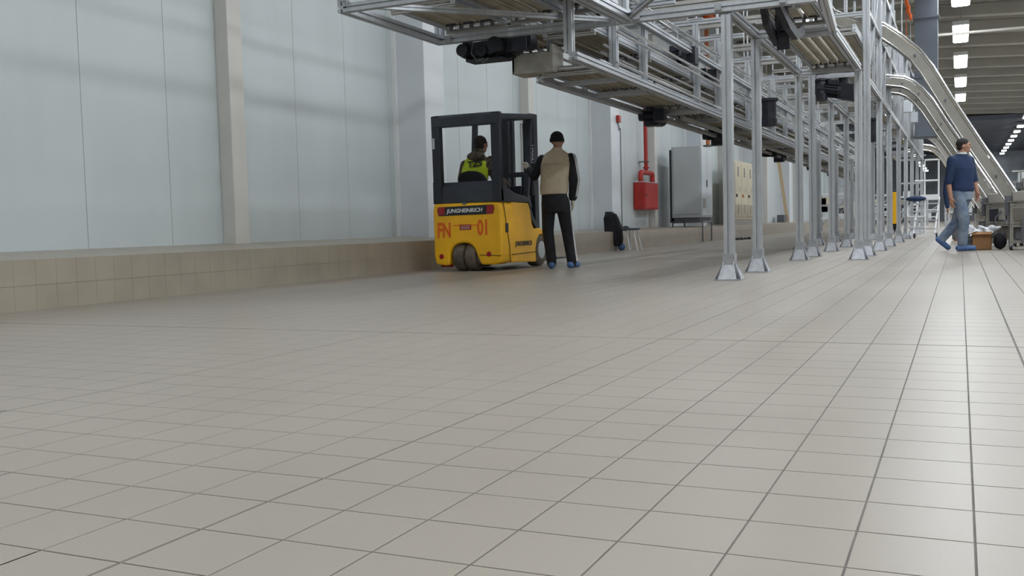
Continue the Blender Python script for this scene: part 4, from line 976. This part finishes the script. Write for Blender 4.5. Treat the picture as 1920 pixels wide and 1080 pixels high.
# grey cabinet standing on a frame
t = thing('grey_cabinet', 'tall light grey cabinet with tilted front standing on the step', 'cabinet', (-7.2, 27, .55))
x0, x1, y0, y1, z0, z1 = -7.68, -6.92, 25.4, 27.9, .62, 2.62
CF = [(-7.72, 25.6), (-6.95, 25.6), (-6.95, 27.3), (-7.72, 27.3)]
ca, cb, cc, cd = -7.75, -6.88, 28.5, 29.9
part('body', G().box(ca, cb, cc, cd, .70, 2.78), 'cabinet', t, bevel=.01)
part('door', G().box(cb, cb+.02, cc+.04, cc+.68, .76, 2.72), 'cabinet_l', t, bevel=.005)
part('door', G().box(cb, cb+.02, cc+.71, cd-.04, .76, 2.72), 'cabinet_l', t, bevel=.005)
part('end_panel', G().box(ca+.05, cb-.05, cc-.02, cc, .80, 2.72), 'cabinet', t, bevel=.005)
part('plinth', G().box(ca+.05, cb-.05, cc+.03, cd-.03, .60, .70), 'dgrey', t)
part('vent', G().box(cb+.02, cb+.026, cc+.16, cc+.5, .98, 1.25), 'alu_dull', t)
part('handle', G().box(cb+.02, cb+.05, cc+.6, cc+.64, 1.6, 1.8), 'dgrey', t)
part('back_edge', G().box(ca-.05, ca, cc-.04, cd, .56, 2.70), 'tblack', t)
t = thing('steel_stand', 'low black steel stand carrying the grey cabinet, legs over the step edge', 'stand', (-7, 28.5, 0))
for yy in (27.9, 29.0): part('leg', G().bar((-6.70, yy, 0), (-6.70, yy, .56), .035), 'dgrey', t)
for yy in (28.45, 29.8): part('leg', G().bar((-7.72, yy, .44), (-7.72, yy, .56), .035), 'dgrey', t)
for a_, b_ in (((-7.75, 28.45, .58), (-6.70, 27.9, .58)), ((-7.72, 29.8, .58), (-6.70, 29.0, .58)), ((-7.72, 28.45, .58), (-7.72, 29.8, .58)), ((-6.70, 27.9, .58), (-6.70, 29.0, .58))): part('rail', G().bar(a_, b_, .035), 'dgrey', t)
part('tray', G().box(-7.7, -6.95, 28.3, 29.8, .545, .56), 'motor', t)
# beige control cabinet
t = thing('beige_cabinet', 'beige control cabinet with slotted doors behind the second left pole', 'cabinet', (-7.3, 36.8, .4))
part('body', G().box(-7.55, -7.25, 35.0, 38.4, .62, 2.72), 'beige', t, bevel=.01)
part('plinth', G().box(-7.53, -7.27, 35.05, 38.35, .42, .62), 'alu_dull', t)
for k in range(3):
    ya = 35.05+k*1.11; d = part('door', G().box(-7.25, -7.235, ya, ya+1.07, .70, 2.64), 'beige', t, bevel=.005)
    part('vent_slot', G().box(-7.235, -7.23, ya+.45, ya+.6, 2.15, 2.5), 'dgrey', d); part('vent_slot', G().box(-7.235, -7.23, ya+.45, ya+.6, .85, 1.15), 'alu_dull', d)
    part('handle', G().box(-7.235, -7.2, ya+.12, ya+.26, 1.42, 1.52), ('motor', 'orangep', 'motor')[k], d)
    part('indicator', G().box(-7.235, -7.23, ya+.7, ya+.8, 1.62, 1.78), 'alu_dull', d)
# leaning plank, cable, small debris
t = thing('plank', 'raw wooden plank leaning against the wall between the poles', 'plank', (-8, 48, .5))
part('board', G().bar((-7.62, 49.0, .48), (-8.10, 49.3, 3.75), .16, .05), 'wood', t)
part('foot_block', G().box(-8.0, -7.66, 48.3, 49.0, .45, .80), 'dgrey', t)
t = thing('hanging_cable', 'thin dark cable with a loop hanging on the far wall', 'cable', (-8.1, 62, 2))
part('cable', G().tube([(-8.15, 62, 4.4), (-8.15, 62, 2.1), (-8.15, 61.7, 1.5), (-8.15, 62.1, 1.2), (-8.15, 62.5, 1.5), (-8.15, 62.1, 2.1)], .03, 6), 'dgrey', t)
part('clip', G().box(-8.19, -8.1, 61.9, 62.1, 4.3, 4.5), 'dgrey', t)
for k, (x, y, z, lab) in enumerate(((-7.62, 22.35, ZS+.035, 'flat dark offcut lying on the step below the column'), (-6.1, 29.8, 0, 'small black lump lying on the floor left of the first pole'), (-7.2, 55., ZS+.02, 'dark scrap lying on the step between third and fourth pole'), (-6.9, 70., ZS, 'tiny dark scrap on the far part of the step'))):
    g = G()
    for j in range(4): a_ = j*.11; g.ell((x+a_*.6, y+a_*2, z+.035), (.09, .16, .035+.01*(j % 2)), 8, 6)
    t = tag(remeshed('scrap', g, 'motor', None, .02, 1), lab, 'scrap'); 
# chair with jacket
cx, cy = -6.52, 20.3
t = thing('stool_chair', 'chair with round blue-grey seat and thin white legs before the step', 'chair', (cx, cy, 0))
g = G().lathe((cx+.08, cy, .43), (0, 0, 1), [(0, .15), (.01, .20), (.03, .215), (.045, .19)], 20); part('seat', g, 'bluepad', t, smooth=True)
for a, b in (((cx+.02, cy-.1, .43), (cx+.11, cy-.16, 0)), ((cx+.17, cy-.1, .43), (cx+.29, cy-.18, 0)), ((cx+.02, cy+.12, .43), (cx+.02, cy+.2, 0)), ((cx+.2, cy+.1, .43), (cx+.26, cy+.2, 0))):
    part('leg', G().tube([a, b], .014, 8), 'white', t, smooth=True)
part('back_frame', G().tube([(cx-.36, cy-.1, 0), (cx-.34, cy-.1, .40), (cx-.16, cy-.1, .445), (cx+.02, cy-.1, .43)], .014, 8).tube([(cx-.22, cy-.1, 0), (cx-.20, cy-.1, .42)], .014, 8), 'dgrey', t)
part('backrest', G().box(cx-.42, cx-.37, cy-.18, cy+.18, .5, .8), 'bluepad', t, bevel=.02)
for yy in (-.12, .12): part('back_post', G().tube([(cx-.30, cy+yy, .43), (cx-.40, cy+yy, .80)], .012, 6), 'dgrey', t)
g = G(); bx = cx-.27
g.torso([(V((bx+.03, cy-.02, .10)), V((.13, 0, 0)), V((0, .14, 0))), (V((bx+.0, cy-.02, .25)), V((.18, 0, 0)), V((0, .17, 0))), (V((bx-.03, cy-.02, .5)), V((.19, 0, 0)), V((0, .18, 0))), (V((bx-.07, cy-.02, .72)), V((.14, 0, 0)), V((0, .19, 0))), (V((bx-.12, cy-.02, .84)), V((.07, 0, 0)), V((0, .13, 0)))])
g.limb((bx+.04, cy-.12, .74), (bx+.16, cy-.14, .42), .06, .05); g.limb((bx+.14, cy-.14, .42), (bx+.18, cy-.12, .2), .05, .04); g.limb((bx-.15, cy-.14, .7), (bx-.13, cy-.16, .35), .055, .05)
tag(remeshed('jacket', g, 'black', None, .014, 3), 'black jacket hung over the back of the chair by the step', 'jacket')
g = G().ell((cx-.12, cy-.02, .075), (.085, .085, .075), 14, 10); tag(part('blue_bag', g, 'shoe', smooth=True), 'small round blue bundle on the floor under the chair', 'bundle')

# ------------------------------------------------------------------ right side: boxes, machines
t = thing('cardboard_box', 'open brown cardboard box on the floor right of the walking man', 'box', (.37, 17.9, 0))
bx0, bx1, by0, by1 = .17, .46, 17.55, 17.95
for a in ((bx0, bx1, by0, by0+.008), (bx0, bx1, by1-.008, by1)): part('panel', G().box(*a, 0, .29), 'card', t)
for a in ((bx0, bx0+.008, by0, by1), (bx1-.008, bx1, by0, by1)): part('panel', G().box(*a, 0, .29), 'card', t)
part('bottom', G().box(bx0, bx1, by0, by1, 0, .008), 'card', t)
part('flap', G().bar((bx0-.05, (by0+by1)/2, .24), (bx0, (by0+by1)/2, .29), .38, .006), 'card', t); part('flap', G().bar(((bx0+bx1)/2, by0-.07, .25), ((bx0+bx1)/2, by0, .29), .29, .006), 'card', t)
random.seed(5)
g = G()
for k in range(9): g.ell((.10+k*.055, 17.68+.03*(k % 3), .315+.045*math.sin(k*1.9)), (.075, .12, .028+.02*(k % 2)), 8, 6, Matrix.Rotation(.5*math.sin(k*2.1), 3, 'Y'))
g.bar((.02, 17.6, .22), (.24, 17.62, .31), .25, .012); g.bar((-.06, 17.6, .10), (.04, 17.6, .24), .22, .012)
tag(remeshed('plastic_film', g, 'plastic', None, .014, 1), 'crumpled white plastic film lying over the cardboard box', 'film')
g = G().box(.02, .20, 17.6, 17.9, 0, .20); g.limb((.0, 17.62, .16), (.2, 17.62, .18), .05, .05); tag(remeshed('dark_bag', g, 'dgrey', None, .015, 4), 'dark brown bag tucked left of the cardboard box', 'bag')
g = G().ell((.585, 17.7, .135), (.10, .12, .135), 16, 12).limb((.54, 17.66, .2), (.64, 17.76, .24), .05, .04); tag(remeshed('black_sack', g, 'black', None, .012, 2), 'round black sack on the floor right of the cardboard box', 'bag')
def machine(x0, y0, wx, wy, zt, lab, seed, casters=True):
    random.seed(seed); t = thing('machine_stand', lab, 'machine', (x0+wx/2, y0+wy/2, 0), 'chute end machines')
    z0 = .10 if casters else 0
    for xx in (x0+.03, x0+wx-.03):
        for yy in (y0+.03, y0+wy-.03):
            part('leg', G().prof((xx, yy, z0), (xx, yy, zt), .045), 'chute', t)
            if casters:
                c = part('caster', G().cone((xx-.015, yy, .045), (xx+.015, yy, .045), .045, .045, 14), 'motor', t); part('fork', G().box(xx-.025, xx+.025, yy-.02, yy+.02, .05, .10), 'steel', c)
    for z in (.13, .38, zt-.03):
        for yy in (y0+.03, y0+wy-.03): part('rail', G().prof((x0, yy, z), (x0+wx, yy, z), .04), 'chute', t)
        for xx in (x0+.03, x0+wx-.03): part('rail', G().prof((xx, y0, z), (xx, y0+wy, z), .04), 'chute', t)
    part('shelf', G().box(x0, x0+wx, y0, y0+wy, .395, .405), 'machine', t)
    part('table_top', G().box(x0-.02, x0+wx+.02, y0-.02, y0+wy+.02, zt, zt+.02), 'machine', t, bevel=.004)
    part('housing', G().box(x0+.04, x0+wx*.6, y0+.05, y0+wy-.05, zt+.02, zt+.16+.1*random.random()), 'chute', t, bevel=.01)
    g = G(); motor_g(g, (x0+wx*.75, y0+.1, .55), (1, 0, 0), .9); part('motor', g, 'motor', t)
    part('control_box', G().box(x0+.06, x0+.2, y0-.03, y0+.05, .45, .66), random.choice(('machine', 'dgrey', 'motor')), t, bevel=.008)
    for q in range(3): part('side_plate', G().box(x0+.04+q*(wx-.08)/3+.01, x0+.04+(q+1)*(wx-.08)/3-.01, y0+.0, y0+.012, .42+.05*(q % 2), zt-.06), ('chute', 'chute', 'dgrey')[(q+seed) % 3], t)
    part('gearbox', G().box(x0-.06, x0+.10, y0+.1, y0+.3, zt-.2, zt+.12), 'dgrey', t, bevel=.01)
    part('pipe', G().tube([(x0+wx*.3, y0, .12), (x0+wx*.3, y0-.02, .5), (x0+wx*.5, y0-.02, .62)], .018, 8), 'dgrey', t)
    part('hopper', G().box(x0+.08, x0+wx-.08, y0+.1, y0+wy-.1, .16, .36), random.choice(('machine', 'dgrey')), t, bevel=.01)
    return t
machine(.70, 17.2, .60, .5, .74, 'brown-grey wheeled machine stand under the nearest chute, right of the cardboard box', 1)
machine(1.08, 15.4, .60, .55, .74, 'grey wheeled machine stand at the right picture edge', 2).location
machine(.40, 19.0, .5, .6, .74, 'machine stand behind the black sack', 3)
machine(.95, 19.2, .6, .6, 1.0, 'taller machine stand at the right edge, left of the guard rail', 4)
machine(.55, 21.4, .8, .8, .8, 'machine stand under the second chute end', 5, False)
machine(.45, 33.0, .8, .8, .8, 'far machine stand under the third chute', 6, False)
machine(.45, 39.0, .8, .8, .75, 'farthest machine stand under the last chute', 7, False)
machine(1.0, 24.5, .9, .9, 1.1, 'machine stand in the background at the right edge', 8, False)
t = thing('guard_rail', 'bright steel guard rail above the machines at the right edge', 'rail', (1.2, 20.2, 0))
for xx in (1.0, 1.5): part('post', G().tube([(xx, 20.1, 0), (xx, 20.1, 1.35)], .02, 8), 'stainless', t)
for z in (1.33, 1.05): part('rail', G().tube([(.85, 20.1, z), (2.2, 20.1, z)], .018, 8), 'stainless', t)
# platform ladder
t = thing('platform_ladder', 'white wheeled platform ladder behind the walking man', 'ladder', (-.8, 28, 0))
X0_, X1_ = -1.12, -.50
for xx in (-.86, -.52):
    part('upright', G().tube([(xx, 28.3, .12), (xx, 28.3, 1.98), (xx+.02, 28.3, 2.04)], .022, 8), 'white', t, smooth=True)
for z in (2.04, 1.50): part('handrail', G().tube([(-.86 if z > 2 else -1.10, 28.3, z), (-.52, 28.3, z)], .022, 8), 'white', t, smooth=True)
part('platform', G().box(-.95, -.5, 27.9, 28.4, .98, 1.12), 'white', t, bevel=.01)
for xx in (-1.10, -.60): part('stringer', G().tube([(xx, 27.4, .12), (xx+.1, 28.1, 1.05)], .022, 8), 'white', t, smooth=True)
for k in range(4): part('step', G().box(-1.12+.02*k, -.56+.02*k, 27.45+.16*k, 27.6+.16*k, .22+.22*k, .25+.22*k), 'alu', t)
for xx in (-1.08, -.55): c = part('wheel', G().cone((xx-.02, 27.5, .06), (xx+.02, 27.5, .06), .06, .06, 14), 'motor', t); part('fork', G().box(xx-.03, xx+.03, 27.48, 27.52, .06, .14), 'steel', c)
part('base_bar', G().bar((-1.12, 27.5, .14), (-.5, 27.5, .14), .03), 'white', t)
t = thing('umbrella_cover', 'dark folded cloth on a white trolley between poles and ladder', 'cloth', (-1.0, 26.5, 0))
part('trolley_frame', G().tube([(-1.2, 26.5, .1), (-1.2, 26.5, .95)], .02, 8).tube([(-.8, 26.5, .1), (-.8, 26.5, .95)], .02, 8).tube([(-1.2, 26.5, .3), (-.8, 26.5, .3)], .02, 8), 'white', t)
part('cloth', G().ell((-1.0, 26.5, 1.0), (.24, .15, .07), 12, 8), 'sweater', t, smooth=True)
part('shelf', G().box(-1.2, -.8, 26.3, 26.7, .55, .58), 'white', t)
t = thing('yellow_truck', 'yellow machine seen as a narrow strip between the far poles', 'machine', (-2.3, 41, 0))
part('body', G().extr([(40, .3), (42, .3), (42, .9), (41.4, 1.5), (40, 1.5)], -2.38, -2.16, 'x'), 'yellow', t, bevel=.02); part('wheel', G().cone((-2.37, 40.4, .25), (-2.17, 40.4, .25), .25, .25, 16), 'motor', t); part('wheel', G().cone((-2.37, 41.6, .25), (-2.17, 41.6, .25), .25, .25, 16), 'motor', t)
g = G().bar((-.12, 24.2, .02), (-.10, 24.35, .62), .1, .03); tag(part('plank_offcut', g, 'wood'), 'pale wooden board standing behind the walking man', 'plank')

# ------------------------------------------------------------------ distant machines at the far end of the hall
random.seed(21)
k = 0
WH = ['first', 'second', 'third', 'fourth', 'fifth', 'sixth', 'seventh', 'eighth', 'ninth', 'tenth', 'eleventh', 'twelfth', 'thirteenth', 'fourteenth', 'fifteenth', 'sixteenth', 'seventeenth', 'eighteenth', 'nineteenth', 'twentieth']
for k in range(20):
    x = -5.2+(k % 5)*2.3+random.uniform(-.4, .4); y = 47+(k//5)*8+random.uniform(-1, 1); h = random.uniform(1.3, 2.5); wx = random.uniform(.9, 1.6)
    if k == 1: x = -5.8
    t = thing('distant_machine', 'small blurred machine frame far down the hall, %s counted from the left rear poles' % WH[k], 'machine', (x, y, 0), 'distant machines')
    for a_ in (x, x+wx):
        for b_ in (y, y+1.2): part('post', G().bar((a_, b_, 0), (a_, b_, h), .08), 'alu', t)
    for z in (h*.35, h*.68, h-.04): part('shelf_rail', G().box(x, x+wx, y-.03, y+.03, z-.04, z+.04), 'white' if random.random() < .5 else 'alu', t)
    for q in range(3):
        a_ = x+random.uniform(0, wx-.5); z = random.uniform(.2, h-.7)
        part('housing', G().box(a_, a_+random.uniform(.25, .5), y+.05, y+.8, z, z+random.uniform(.25, .7)), random.choice(('white', 'cabinet', 'dgrey', 'beige', 'chute', 'cabinet_l', 'bluepad')), t, bevel=.01)
    part('brace', G().bar((x, y, .1), (x+wx, y, h*.9), .05), 'alu', t)
